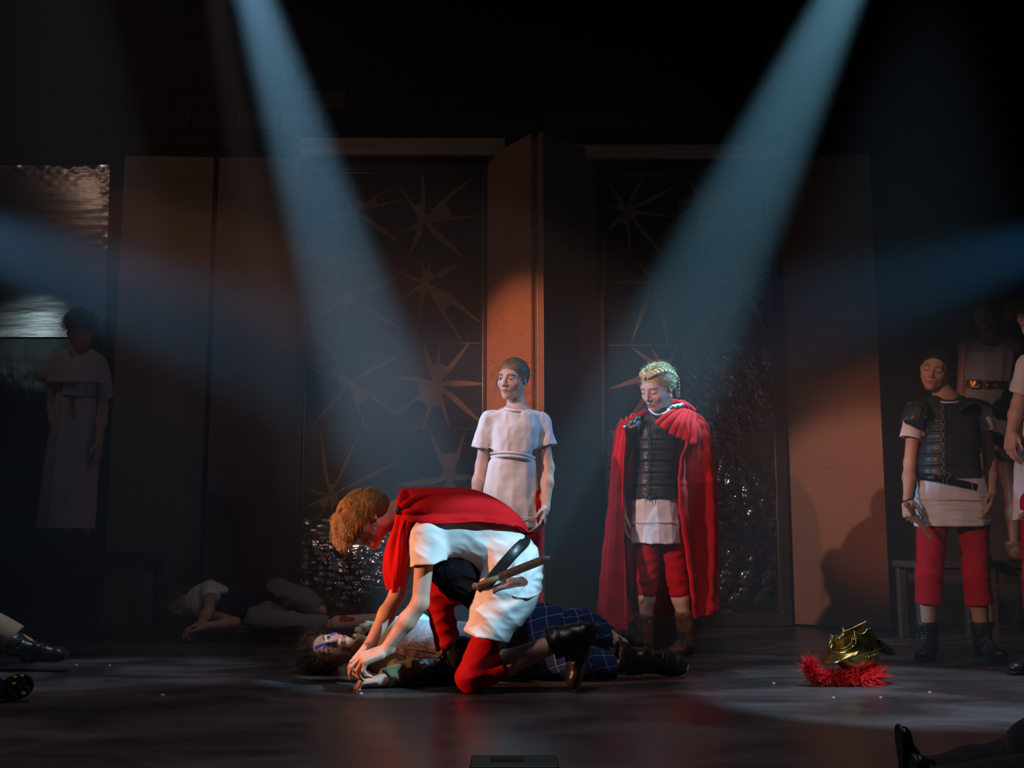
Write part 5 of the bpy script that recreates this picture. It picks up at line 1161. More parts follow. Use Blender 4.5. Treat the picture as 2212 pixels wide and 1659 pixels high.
# ================================================================= soldier with wooden dagger at the right
def soldier():
    Y = 6.28; root = thing('person', 'soldier in dark laced breastplate and shoulder guards holding a short wooden dagger', 'person', tuple(G(2055, 1421)))
    oh = P(2021, 797, Y - 0.02); Rh = frame_yz((-0.52, -0.80, -0.22), (0.22, -0.16, 1)); sh = 1.06
    nb = P(2046, 862, Y + 0.03)
    shA, shB = P(1978, 888, Y), P(2118, 890, Y + 0.05)
    elA, wrA = P(1966, 1000, Y + .04), P(1961, 1082, Y - .08); elB, wrB = P(2140, 1000, Y + .04), P(2142, 1072, Y - .08)
    hipA, hipB = P(2015, 1120, Y), P(2102, 1120, Y); knA, anA = P(2008, 1240, Y - .03), P(2006, 1382, Y + .0); knB, anB = P(2108, 1240, Y - .02), P(2122, 1384, Y + .02)
    B = xform(head_prims('down'), Rh, oh, sh)
    B += [seg_prim(oh + Rh @ np.array([0, -0.03, -0.05]), nb, 0.052, 0.056, k=0.02), seg_prim(nb, shA, 0.045, 0.045, k=0.04), seg_prim(nb, shB, 0.045, 0.045, k=0.04),
          loft_prim([ring(880, 2010, 2090, Y + .02, 0.08), ring(940, 1995, 2100, Y, 0.09), ring(1010, 1998, 2098, Y, 0.09), ring(1100, 1992, 2120, Y, 0.10)], k=0.03)]
    B += arm_prims(shA, elA, wrA, 0.95) + arm_prims(shB, elB, wrB, 0.95) + leg_prims(hipA, knA, anA, .98) + leg_prims(hipB, knB, anB, .98)
    hA, _ = hand_prims(wrA, P(1966, 1130, Y - .12) - wrA, (0.8, 0.5, 0), ts=-1, s=1.0, curl=(1.0, 1.2, 1.25, 1.3), thumb=.8); hB, _ = hand_prims(wrB, P(2130, 1128, Y - .17) - wrB, (-0.9, 0.3, 0), ts=1, s=1.0, curl=(.15, .25, .4, .5), spread=0.10, thumb=0.1)
    B += hA + hB; fine = [(*bounds(h_), 0.0032) for h_ in (hA, hB)]
    skin_body(root, B, (Rh, oh, sh), fine, SKIN2, eyes='down')
    # white undershirt
    T = [seg_prim(nb + (0, 0, -.01), shA, 0.048, 0.055, k=0.03), seg_prim(nb + (0, 0, -.01), shB, 0.048, 0.055, k=0.03)]
    cA, cB = P(1967, 948, Y), P(2126, 932, Y + .05)
    T += [seg_prim(shA, cA, 0.058, 0.064, k=0.02), seg_prim(shB, cB, 0.058, 0.066, k=0.02), loft_prim([ring(880, 2000, 2090, Y + .02, 0.10), ring(940, 1990, 2108, Y, 0.11)], k=0.03)]
    for e, c in ((shA, cA), (shB, cB)): T += [cut_end(c, c - e, 0.08), hollow_end(c, c - e, 0.058, 0.03)]
    cloth_obj('undershirt', T, WHITE, root, h=0.0055, post=foldpost(0.005, 40, 1))
    collar(root, P(2046, 865, Y - .01), (-0.05, -0.45, 1), 0.070, 0.008, WHITE, squash=0.95)
    K = [loft_prim([ring(1139, 1978, 2142, Y, 0.145), ring(1090, 1976, 2138, Y, 0.142), ring(1025, 1988, 2122, Y, 0.130)], pw=2.3, k=0.01, pleat=(13, [0.015, 0.012, 0.01], 0.4)),
         loft_prim([ring(1148, 1986, 2133, Y, 0.125), ring(1124, 1988, 2130, Y, 0.123)], op='s', k=0.004)]
    cloth_obj('tunic_skirt', K, WHITE, root, h=0.0055, post=foldpost(0.007, 30, 4, (0.5, 0.5, 1.9), A2=0.003, f2=80))
    c = [P(x, y, Y - d) for x, y, d in ((1978, 1076, .02), (1992, 1077, .11), (2020, 1078, 0.140), (2060, 1079, 0.148), (2100, 1080, .14), (2128, 1080, .10), (2139, 1080, .02))]
    v, f = tube_vf(spline(c, 30), 0.0026, 5); mesh_obj('hem_seam', v, f, WHITE, root)
    laced_vest(root, [ring(868, 2020, 2078, Y + .02, 0.08), ring(884, 1996, 2100, Y + .01, 0.115), ring(915, 1990, 2112, Y, 0.135), ring(960, 1988, 2112, Y, 0.142), ring(1000, 1984, 2112, Y, 0.140), ring(1034, 1982, 2118, Y, 0.145)], Y, 0, 0, 0, ARMOR,
               seams=(918, 938, 961, 985, 1010), sh=((P(2018, 872, Y), P(1992, 886, Y)), (P(2072, 872, Y), P(2104, 888, Y))))
    lp = [P(x, y, Y - d) for x, y, d in ((2036, 872, .11), (2036, 890, .128), (2037, 910, .142), (2037, 930, .148), (2037, 950, .150), (2037, 972, .150), (2038, 994, .149), (2039, 1012, .150), (2040, 1026, .152))]
    lacing(root, lp, 0.011, mat('tan_cord', (0.28, 0.20, 0.11), 0.7), 0.0024)
    def plate(g, name='shoulder_guard'):
        return sheet(name, g, ARMOR, root, nu=24, nv=16, thick=0.006)
    q = lambda x, y, d: P(x, y, Y + d)
    plate([[q(2000, 862, .09), q(1985, 866, .12), q(1966, 870, .10)], [q(2002, 868, -.05), q(1978, 866, -.04), q(1955, 880, -.02)], [q(2004, 888, -.13), q(1978, 885, -.12), q(1948, 902, -.07)], [q(2003, 906, -.15), q(1985, 900, -.13), q(1944, 911, -.08)]])
    plate([[q(1992, 880, -.135), q(1972, 878, -.11), q(1950, 892, -.06)], [q(1988, 902, -.14), q(1968, 905, -.12), q(1954, 912, -.08)], [q(1984, 918, -.12), q(1975, 922, -.10), q(1966, 918, -.07)]])
    plate([[q(2078, 862, .09), q(2100, 862, .12), q(2125, 868, .10)], [q(2074, 866, -.06), q(2100, 860, -.05), q(2130, 868, -.02)], [q(2070, 884, -.13), q(2100, 868, -.14), q(2138, 872, -.11)], [q(2072, 890, -.15), q(2105, 872, -.16), q(2164, 888, -.12)]])
    for a, b in ((q(2066, 886, -.16), q(2078, 890, -.165)),):
        v, f = tube_vf([a, (a + b) / 2 + (0, -.004, -.006), b], 0.006, 8); mesh_obj('buckle_tab', v, f, BLKL, root)
    # belt drooping to the image right, with buckle
    c = [q(x, y, -d) for x, y, d in ((1984, 1028, .03), (2010, 1030, .13), (2040, 1036, .152), (2080, 1045, .152), (2108, 1052, .13), (2124, 1056, .03))]
    v, f = tube_vf(spline(c, 30), 0.019, 8, flat=((0, -1, 0), 0.2)); mesh_obj('belt', v, f, BLKL, root)
    v, f = box_vf(*q(2100, 1050, -.155), 0.006, 0.008, 0.04, bev=0.001); mesh_obj('belt_buckle', v, f, mat('dull_steel', (.5, .5, .5), .3, metal=1), root)
    v, f = tube_vf([wrA + (0.031 * math.cos(a), 0.031 * math.sin(a), 0.008 + 0.012 * math.cos(a)) for a in np.linspace(0, 6.283, 20)], 0.0035, 6, cap=False); mesh_obj('wrist_band', v, f, BLKL, root)
    legs_cloth(root, [(hipA, knA, anA), (hipB, knB, anB)], REDL, t=0.45, r=(0.090, 0.073, 0.079), A=0.0035, f=46, h=0.006)
    for an, dx in ((anA, -0.16), (anB, 0.03)):
        g = np.array([an[0] - dx * 0.2, an[1] + 0.055, 0.0]); boot(root, g, g + nrm((dx, -0.25, 0)) * 0.27, (0, 0, 1), (0, 0.03, 1), hgt=0.13)
    hm = mat('hair_black_brown', (0.022, 0.016, 0.013), 0.45, spec=0.4)
    cap = [ell_prim((0, -0.026, 0.034), (0.081, 0.101, 0.088), k=0.01), ell_prim((0, 0.080, -0.038), (0.078, 0.080, 0.090), k=0.01, op='s'), ell_prim((0.02, -0.10, -0.06), (0.05, 0.05, 0.07), k=0.02)]
    st = [hair_strands(Rh, oh, sh, 600, lambda p, t: (0.2 * np.sign(p[0]), -1, -0.3), 0.08, 0.0015, zone=lambda q_: q_[1] < 0.055 + 0.3 * (q_[2] - 0.03) and q_[2] > -0.03, rad=(0.081, 0.101, 0.089), c0=(0, -0.026, 0.034), lift=0.003, seed=31, stick=True)]
    add_hair(root, Rh, oh, sh, hm, cap, st)
soldier()
wooden_sword('wooden_dagger', 'short pale wooden dagger held point down in the soldier\'s fist', P(1961, 1092, 6.13), P(2014, 1168, 6.05), 0.034, (0.3, -0.9, 0.2), guard=False, cat='dagger')
# ================================================================= person on the bench, far right
def bench_person():
    Y = 7.12; zb = P(2120, 1214, 7.0)[2]; root = thing('person', 'shadowy person in sleeveless grey tunic with gold belt standing on the bench', 'person', (P(2130, 900, Y)[0], Y, zb))
    oh = P(2127, 678, Y); Rh = frame_yz((-0.45, -0.82, -0.32), (0, -0.1, 1)); sh = 1.0
    nb = P(2140, 735, Y + .03); shA, shB = P(2085, 752, Y), P(2192, 752, Y)
    elA, wrA = P(2078, 850, Y), P(2092, 925, Y - .1); elB, wrB = P(2200, 850, Y), P(2196, 925, Y)
    hips = [P(2112, 950, Y), P(2168, 950, Y)]; kn = [P(2104, 1070, Y), P(2190, 1075, Y)]; an = [P(2104, 1175, Y), P(2192, 1175, Y)]
    B = xform(head_prims('down'), Rh, oh, sh)
    B += [seg_prim(oh + Rh @ np.array([0, -0.03, -0.05]), nb, 0.050, 0.055, k=0.02), seg_prim(nb, shA, 0.045, 0.045, k=0.04), seg_prim(nb, shB, 0.045, 0.045, k=0.04), loft_prim([ring(745, 2105, 2172, Y, 0.08), ring(800, 2100, 2178, Y, 0.09), ring(930, 2096, 2182, Y, 0.10)], k=0.03)]
    B += arm_prims(shA, elA, wrA, .95) + arm_prims(shB, elB, wrB, .95)
    for i in range(2): B += leg_prims(hips[i], kn[i], an[i], .95)
    hA, _ = hand_prims(wrA, (0.2, -.3, -1), (1, 0, 0), ts=-1); hB, _ = hand_prims(wrB, (0, -.1, -1), (-1, 0, 0), ts=1); B += hA + hB
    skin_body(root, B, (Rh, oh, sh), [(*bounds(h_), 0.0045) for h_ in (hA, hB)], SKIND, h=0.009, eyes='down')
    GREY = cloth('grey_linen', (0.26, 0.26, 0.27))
    T = [loft_prim([ring(745, 2100, 2180, Y + .02, 0.09), ring(765, 2080, 2195, Y, 0.12), ring(800, 2075, 2190, Y, 0.13), ring(832, 2082, 2184, Y, 0.125), ring(850, 2076, 2190, Y, 0.13), ring(948, 2066, 2196, Y, 0.15)], k=0.03, pw=2.3, pleat=(12, [0.02, 0.02, 0.02, .02, .02, .02], 1.0)),
         seg_prim(nb, P(2098, 748, Y), 0.05, 0.045, k=0.03), seg_prim(nb, P(2180, 748, Y), 0.05, 0.045, k=0.03), seg_prim(P(2138, 716, Y - .06), P(2137, 742, Y - .09), 0.06, 0.055, k=0.01, op='s')]
    cloth_obj('tunic', T, GREY, root, h=0.007, post=foldpost(0.008, 30, 2, (1, 1, .6)))
    collar(root, P(2138, 741, Y - .015), (0, -0.45, 1), 0.068, 0.012, BLKL)
    GOLD = mat('gold_belt', (0.85, 0.48, 0.12), 0.3, metal=1.0, bump=0.9, bscale=60, bdist=0.01)
    c = [P(x, y, Y - d) for x, y, d in ((2080, 828, 0), (2096, 829, .11), (2120, 830, .138), (2150, 831, .135), (2175, 832, .10), (2188, 833, 0))]
    pts = spline(c, 40); T = [seg_prim(pts[i] + (0, 0, zz), pts[i + 1] + (0, 0, zz), 0.010, 0.010, k=0.004) for i in range(39) for zz in (-.02, 0, .02)]
    v, f = polygonise(T, 0.006, post=foldpost(0.006, 120, 1)); mesh_obj('gold_belt', v, f, GOLD, root)
    for i in range(2):
        g = np.array([an[i][0], Y + .06, zb]); boot(root, g, g + (0, -0.26, 0), (0, 0, 1), (0, 0, 1), m=BRNL, hgt=0.06, lace=False)
    hm = MATS['hair_black_brown']
    cap = [ell_prim((0, -0.030, 0.040), (0.090, 0.108, 0.096), k=0.01), ell_prim((0, 0.085, -0.038), (0.080, 0.080, 0.094), k=0.01, op='s'), ell_prim((0, -0.09, -0.04), (0.07, 0.06, 0.09), k=0.02)]
    st = [hair_strands(Rh, oh, sh, 500, lambda p, t: nrm(p), 0.035, 0.0014, zone=lambda q_: q_[1] < 0.05 and q_[2] > -0.05, rad=(0.088, 0.106, 0.094), c0=(0, -0.03, 0.04), curl=0.9, seed=33)]
    add_hair(root, Rh, oh, sh, hm, cap, st, h=0.005)
bench_person()
# ================================================================= man cut by the right edge of the picture
def edge_man():
    Y = 5.95; root = thing('person', 'brown-haired person in white tunic facing in from the right edge', 'person', tuple(G(2245, 1440)))
    oh = P(2236, 676, Y); Rh = frame_yz((-0.93, -0.32, -0.12), (0, -0.05, 1)); sh = 1.08
    nb = P(2262, 752, Y + .02); shA, shB = P(2222, 790, Y - .10), P(2300, 795, Y + .12)
    elA, wrA = P(2200, 872, Y - .02), P(2184, 935, Y - .05); elB, wrB = P(2330, 900, Y + .15), P(2310, 990, Y + .1)
    hips = [P(2240, 1080, Y - .05), P(2290, 1080, Y + .1)]; kn = [P(2238, 1240, Y - .05), P(2296, 1240, Y + .1)]; an = [P(2243, 1398, Y - .03), P(2300, 1398, Y + .1)]
    B = xform(head_prims('down'), Rh, oh, sh)
    B += [seg_prim(oh + Rh @ np.array([0, -0.03, -0.05]), nb, 0.055, 0.06, k=0.02), seg_prim(nb, shA, 0.05, 0.045, k=0.04), seg_prim(nb, shB, 0.05, 0.045, k=0.04), loft_prim([ring(770, 2232, 2300, Y, 0.1), ring(900, 2225, 2305, Y, 0.1), ring(1080, 2222, 2310, Y, 0.11)], k=0.03)]
    B += arm_prims(shA, elA, wrA) + arm_prims(shB, elB, wrB)
    for i in range(2): B += leg_prims(hips[i], kn[i], an[i])
    hA, _ = hand_prims(wrA, (-0.15, -.1, -1), (1, .3, 0), ts=-1, curl=(.5, .5, .6, .7)); hB, _ = hand_prims(wrB, (0, -.1, -1), (-1, 0, 0), ts=1); B += hA + hB
    skin_body(root, B, (Rh, oh, sh), [(*bounds(h_), 0.004) for h_ in (hA, hB)], SKIN, eyes='down')
    c = P(2206, 850, Y - .04)
    T = [loft_prim([ring(765, 2225, 2305, Y, 0.13), ring(800, 2212, 2318, Y, 0.15), ring(850, 2200, 2315, Y, 0.155), ring(950, 2198, 2315, Y, 0.15), ring(965, 2206, 2312, Y, 0.14), ring(1000, 2196, 2325, Y, 0.16), ring(1125, 2190, 2335, Y, 0.18)], k=0.03, pw=2.2, pleat=(12, [0.02, .02, .02, .03, .05, .05, .05], 0.3)),
         seg_prim(nb, shA, 0.055, 0.06, k=0.03), seg_prim(nb, shB, 0.055, 0.06, k=0.03), seg_prim(shA, c, 0.065, 0.07, k=0.02), cut_end(c, c - shA, 0.08)]
    cloth_obj('tunic', T, WHITE, root, h=0.0065, post=foldpost(0.008, 34, 2, (1, 1, .7), A2=0.003))
    cpts = [P(x, 958, Y - d) for x, d in ((2204, 0), (2215, .12), (2258, .16), (2300, .12), (2313, 0))]
    v, f = tube_vf(spline(cpts, 30), 0.018, 8); mesh_obj('belt', v, f, BLKL, root)
    legs_cloth(root, list(zip(hips, kn, an)), REDL, t=0.5, h=0.008, r=(.09, .07, .07))
    g = G(2262, 1452); boot(root, g, g + (-0.26 * .9, -0.10, 0), (0, 0, 1), (0, 0, 1)); g = G(2320, 1440); boot(root, g, g + (-0.2, -0.18, 0), (0, 0, 1), (0, 0, 1))
    hm = mat('hair_brown', (0.14, 0.075, 0.035), 0.45, spec=0.4)
    cap = [ell_prim((0, -0.016, 0.040), (0.088, 0.108, 0.094), k=0.01), ell_prim((0, 0.075, 0.065), (0.06, 0.045, 0.035), k=0.02), ell_prim((0, 0.085, -0.05), (0.085, 0.080, 0.090), k=0.01, op='s'), box_prim((0, 0, -0.11), (0.12, 0.14, 0.07), k=0.01, op='s')]
    st = [hair_strands(Rh, oh, sh, 1600, lambda p, t: (0.25 * np.sin(p[1] * 70), 0.9, 0.2 - 1.8 * t), 0.085, 0.0014, zone=lambda q_: q_[2] > 0.02 - 0.2 * q_[1], rad=(0.088, 0.106, 0.095), c0=(0, -0.014, 0.040), curl=0.12, lift=0.012, seed=35, segs=8)]
    add_hair(root, Rh, oh, sh, hm, cap, st, h=0.004)
edge_man()
wooden_sword('wooden_sword', 'tip of a pale wooden sword poking in at the right edge', P(2262, 1085, 5.7), P(2201, 1120, 5.68), 0.035, (0.1, -0.9, 0.3), guard=False)
# ================================================================= robed figure on the left bench
def robed():
    Y = 7.3; zb = P(160, 1192, 7.1)[2]; root = thing('person', 'dim figure in a long pale robe with a short shoulder cape, standing at the left', 'person', (P(160, 900, Y)[0], Y, zb))
    oh = P(173, 712, Y); Rh = frame_yz((0.0, -1, -0.15), (0, -0.1, 1)); sh = 1.08
    nb = P(172, 765, Y + .03); shA, shB = P(122, 790, Y), P(218, 790, Y)
    elA, wrA = P(112, 880, Y), P(128, 955, Y - .08); elB, wrB = P(222, 880, Y), P(214, 955, Y - .08)
    hips = [P(145, 960, Y), P(185, 960, Y)]; kn = [P(145, 1070, Y), P(182, 1070, Y)]; an = [P(145, 1160, Y), P(182, 1160, Y)]
    B = xform(head_prims('open'), Rh, oh, sh)
    B += [seg_prim(oh + Rh @ np.array([0, -0.03, -0.05]), nb, 0.050, 0.055, k=0.02), seg_prim(nb, shA, 0.045, 0.045, k=0.04), seg_prim(nb, shB, 0.045, 0.045, k=0.04), loft_prim([ring(775, 135, 208, Y, 0.08), ring(960, 130, 200, Y, 0.10)], k=0.03)]
    B += arm_prims(shA, elA, wrA, .95) + arm_prims(shB, elB, wrB, .95)
    for i in range(2): B += leg_prims(hips[i], kn[i], an[i], .9)
    hA, _ = hand_prims(wrA, (0.1, -.1, -1), (1, 0, 0), ts=-1); hB, _ = hand_prims(wrB, (0, -.1, -1), (-1, 0, 0), ts=1); B += hA + hB
    skin_body(root, B, (Rh, oh, sh), [(*bounds(h_), 0.0045) for h_ in (hA, hB)], SKIN2, h=0.009)
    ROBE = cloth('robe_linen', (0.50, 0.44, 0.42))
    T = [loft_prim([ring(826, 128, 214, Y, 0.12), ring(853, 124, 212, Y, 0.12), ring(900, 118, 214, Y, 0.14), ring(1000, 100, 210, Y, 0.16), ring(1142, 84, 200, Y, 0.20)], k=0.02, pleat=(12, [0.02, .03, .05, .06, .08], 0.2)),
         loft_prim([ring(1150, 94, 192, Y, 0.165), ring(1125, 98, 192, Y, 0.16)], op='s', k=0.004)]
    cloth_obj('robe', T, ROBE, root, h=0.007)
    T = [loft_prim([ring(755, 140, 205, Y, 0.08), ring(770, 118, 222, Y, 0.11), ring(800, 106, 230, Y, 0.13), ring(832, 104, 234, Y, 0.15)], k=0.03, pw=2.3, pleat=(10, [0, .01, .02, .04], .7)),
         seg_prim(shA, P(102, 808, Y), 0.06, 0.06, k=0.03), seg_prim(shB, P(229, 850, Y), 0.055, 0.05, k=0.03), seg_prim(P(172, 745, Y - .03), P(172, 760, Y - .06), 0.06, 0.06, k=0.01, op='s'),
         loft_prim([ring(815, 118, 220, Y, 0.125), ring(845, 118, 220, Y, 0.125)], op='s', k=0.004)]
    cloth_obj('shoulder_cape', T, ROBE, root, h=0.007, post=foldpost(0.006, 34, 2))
    c = [P(x, y, Y - d) for x, y, d in ((122, 853, 0), (138, 854, .11), (168, 856, .128), (200, 856, .11), (214, 855, 0))]
    e = [P(x, y, Y - d) for x, y, d in ((150, 856, .13), (152, 875, .15), (150, 893, .15))]
    v, f = join_vf([tube_vf(spline(c, 30), 0.008, 6), tube_vf(spline(e, 12), 0.006, 6), tube_vf(spline([p + (0.02, 0, -.01) for p in e], 12), 0.006, 6)]); mesh_obj('waist_cord', v, f, BRNL, root)
    for i in range(2):
        g = np.array([an[i][0], Y + .06, zb]); boot(root, g, g + (0, -0.25, 0), (0, 0, 1), (0, 0, 1), hgt=0.06, lace=False)
    cap = [ell_prim((0, -0.015, 0.045), (0.092, 0.108, 0.092), k=0.01), ell_prim((0, 0.090, -0.05), (0.082, 0.080, 0.085), k=0.01, op='s'), box_prim((0, 0, -0.10), (0.12, 0.14, 0.07), k=0.01, op='s')]
    st = [hair_strands(Rh, oh, sh, 500, lambda p, t: (0.1, 0.8, -t), 0.07, 0.0016, zone=lambda q_: q_[2] > 0.0, rad=(0.090, 0.106, 0.092), c0=(0, -0.015, 0.045), lift=0.008, seed=41)]
    add_hair(root, Rh, oh, sh, MATS['hair_black_brown'], cap, st, h=0.005)
robed()
# ================================================================= lying person at the back left
def back_lying():
    Y = 7.5; root = thing('person', 'person lying by the back wall in white shirt, navy vest and grey trousers', 'person', tuple(G(560, 1362)))
    SKN = SKIN2; GT = cloth('grey_trousers', (0.20, 0.17, 0.16)); NAVY = cloth('navy_wool', (0.015, 0.018, 0.04))
    oh = P(386, 1308, Y + .05); oh[2] = max(oh[2], .11); Rh = frame_yz((0.1, -0.8, -0.5), (-1, -0.1, -0.15)); sh = 1.05
    nb = P(425, 1305, Y); hip = P(590, 1300, Y)
    shN, elN, wrN = P(455, 1275, Y - .14), P(452, 1318, Y - .30), P(432, 1350, Y - .36)
    shF, elF, wrF = P(440, 1325, Y - .05), P(508, 1345, Y - .28), P(450, 1352, Y - .38)
    hpA, knA, anA = P(600, 1282, Y - .05), P(655, 1296, Y - .12), P(700, 1321, Y - .15)
    hpB, knB, anB = P(595, 1325, Y - .05), P(556, 1338, Y - .36), P(735, 1352, Y - .40)
    knB[2] = max(knB[2], .07); anB[2] = max(anB[2], .05)
    R = frame_z((1, 0, 0), (0, -1, 0)); o = P(425, 1305, Y)
    def rg(px, t, b_, ry): return oring(R, o, (px, t), (px, b_), Y, ry)
    B = xform(head_prims('down'), Rh, oh, sh) + [seg_prim(oh + Rh @ np.array([0, -0.03, -0.05]), nb, 0.05, 0.055, k=0.02), loft_prim([rg(420, 1285, 1340, .1), rg(500, 1285, 1345, .1), rg(590, 1280, 1345, .12)], R, o, k=0.03)]
    B += arm_prims(shN, elN, wrN, .95) + arm_prims(shF, elF, wrF, .95) + leg_prims(hpA, knA, anA, .95) + leg_prims(hpB, knB, anB, .95)
    hN, _ = hand_prims(wrN, (-.8, -.2, -.4), (0, .2, -1), ts=1, curl=(.8, .9, 1, 1)); hF, _ = hand_prims(wrF, (-.9, 0, .0), (0, 0, -1), ts=-1, curl=(.8, .9, 1, 1)); B += hN + hF
    skin_body(root, B, (Rh, oh, sh), [(*bounds(h_), 0.004) for h_ in (hN, hF)], SKN, h=0.008, eyes='down')
    T = [loft_prim([rg(408, 1272, 1340, .12), rg(430, 1260, 1345, .17), rg(470, 1262, 1345, .17)], R, o, k=0.03), seg_prim(shN, (shN + elN) / 2, 0.07, 0.065, k=0.03), cut_end((shN + elN) / 2, elN - shN, .09), seg_prim(P(470, 1270, Y - .1), P(485, 1276, Y - .14), 0.04, 0.03, k=.02)]
    cloth_obj('shirt', T, WHITE, root, h=0.006, post=foldpost(0.010, 40, 2))
    T = [loft_prim([rg(455, 1272, 1347, .165), rg(520, 1268, 1348, .17), rg(575, 1252, 1348, .18), rg(610, 1258, 1346, .17), rg(625, 1275, 1340, .15)], R, o, k=0.03)]
    cloth_obj('vest', T, NAVY, root, h=0.007, post=foldpost(0.012, 34, 1))
    legs_cloth(root, [(hpA, knA, anA), (hpB, knB, anB)], GT, name='trouser_leg', t=0.86, r=(.105, .085, .060), A=0.010, f=36, h=0.0065)
    a = P(713, 1332, Y - .15); boot(root, a, a + (0.06, -0.02, .0) + np.array([0.03, 0, 0.24]) * 0 + np.array([0.24, -0.05, -0.01]) * 0.9, (-0.4, 0.5, .8), (-1, 0, .3), hgt=.08)
    a = P(800, 1362, Y - .42); a[2] = .03; boot(root, a, a + (0.25, -0.02, 0.0), (0, -.8, .6), (-1, 0, .1), hgt=.08)
    # bare shin with a red wound between cuff and boot
    sk = [seg_prim(P(728, 1347, Y - .40), P(812, 1341, Y - .42), .050, .046, k=.02)]
    v, f = polygonise(sk, .006); cx = P(752, 1338, Y - .44); fc_ = v[f].mean(1); fm = (np.linalg.norm((fc_ - cx) * (0.55, 1, 1.6), axis=1) + 0.022 * wob(fc_[:, 0], fc_[:, 1], fc_[:, 2], 70, 2, 5) < .036).astype(int)
    mesh_obj('bare_shin', v, f, None, root, mats=[SKIN, mat('stage_blood', (0.42, 0.02, 0.02), 0.35)], fmat=fm)
    cap = [ell_prim((0, -0.025, 0.04), (0.086, 0.104, 0.09), k=0.01), ell_prim((0, 0.08, -0.038), (0.078, 0.080, 0.090), k=0.01, op='s')]
    st = [hair_strands(Rh, oh, sh, 400, lambda p, t: nrm(p), 0.05, 0.0016, zone=lambda q_: q_[1] < 0.04 and q_[2] > -0.03, rad=(0.084, 0.10, 0.09), c0=(0, -0.02, 0.04), curl=1.0, seed=43)]
    st = [(np.c_[a_[:, :2], np.maximum(a_[:, 2], 0.003)], b_) for a_, b_ in st]
    add_hair(root, Rh, oh, sh, MATS['hair_brown'], cap, st, h=0.005, post=lambda D, X, Yg, Z: np.maximum(D, 0.004 - Z))
back_lying()
a, b = G(455, 1361), G(562, 1356); a[2] = b[2] = 0.012
wooden_sword('wooden_sword', 'thin wooden sword lying on the floor beside the back-left body', a, b, 0.035, (0, -0.3, 1), guard=False)
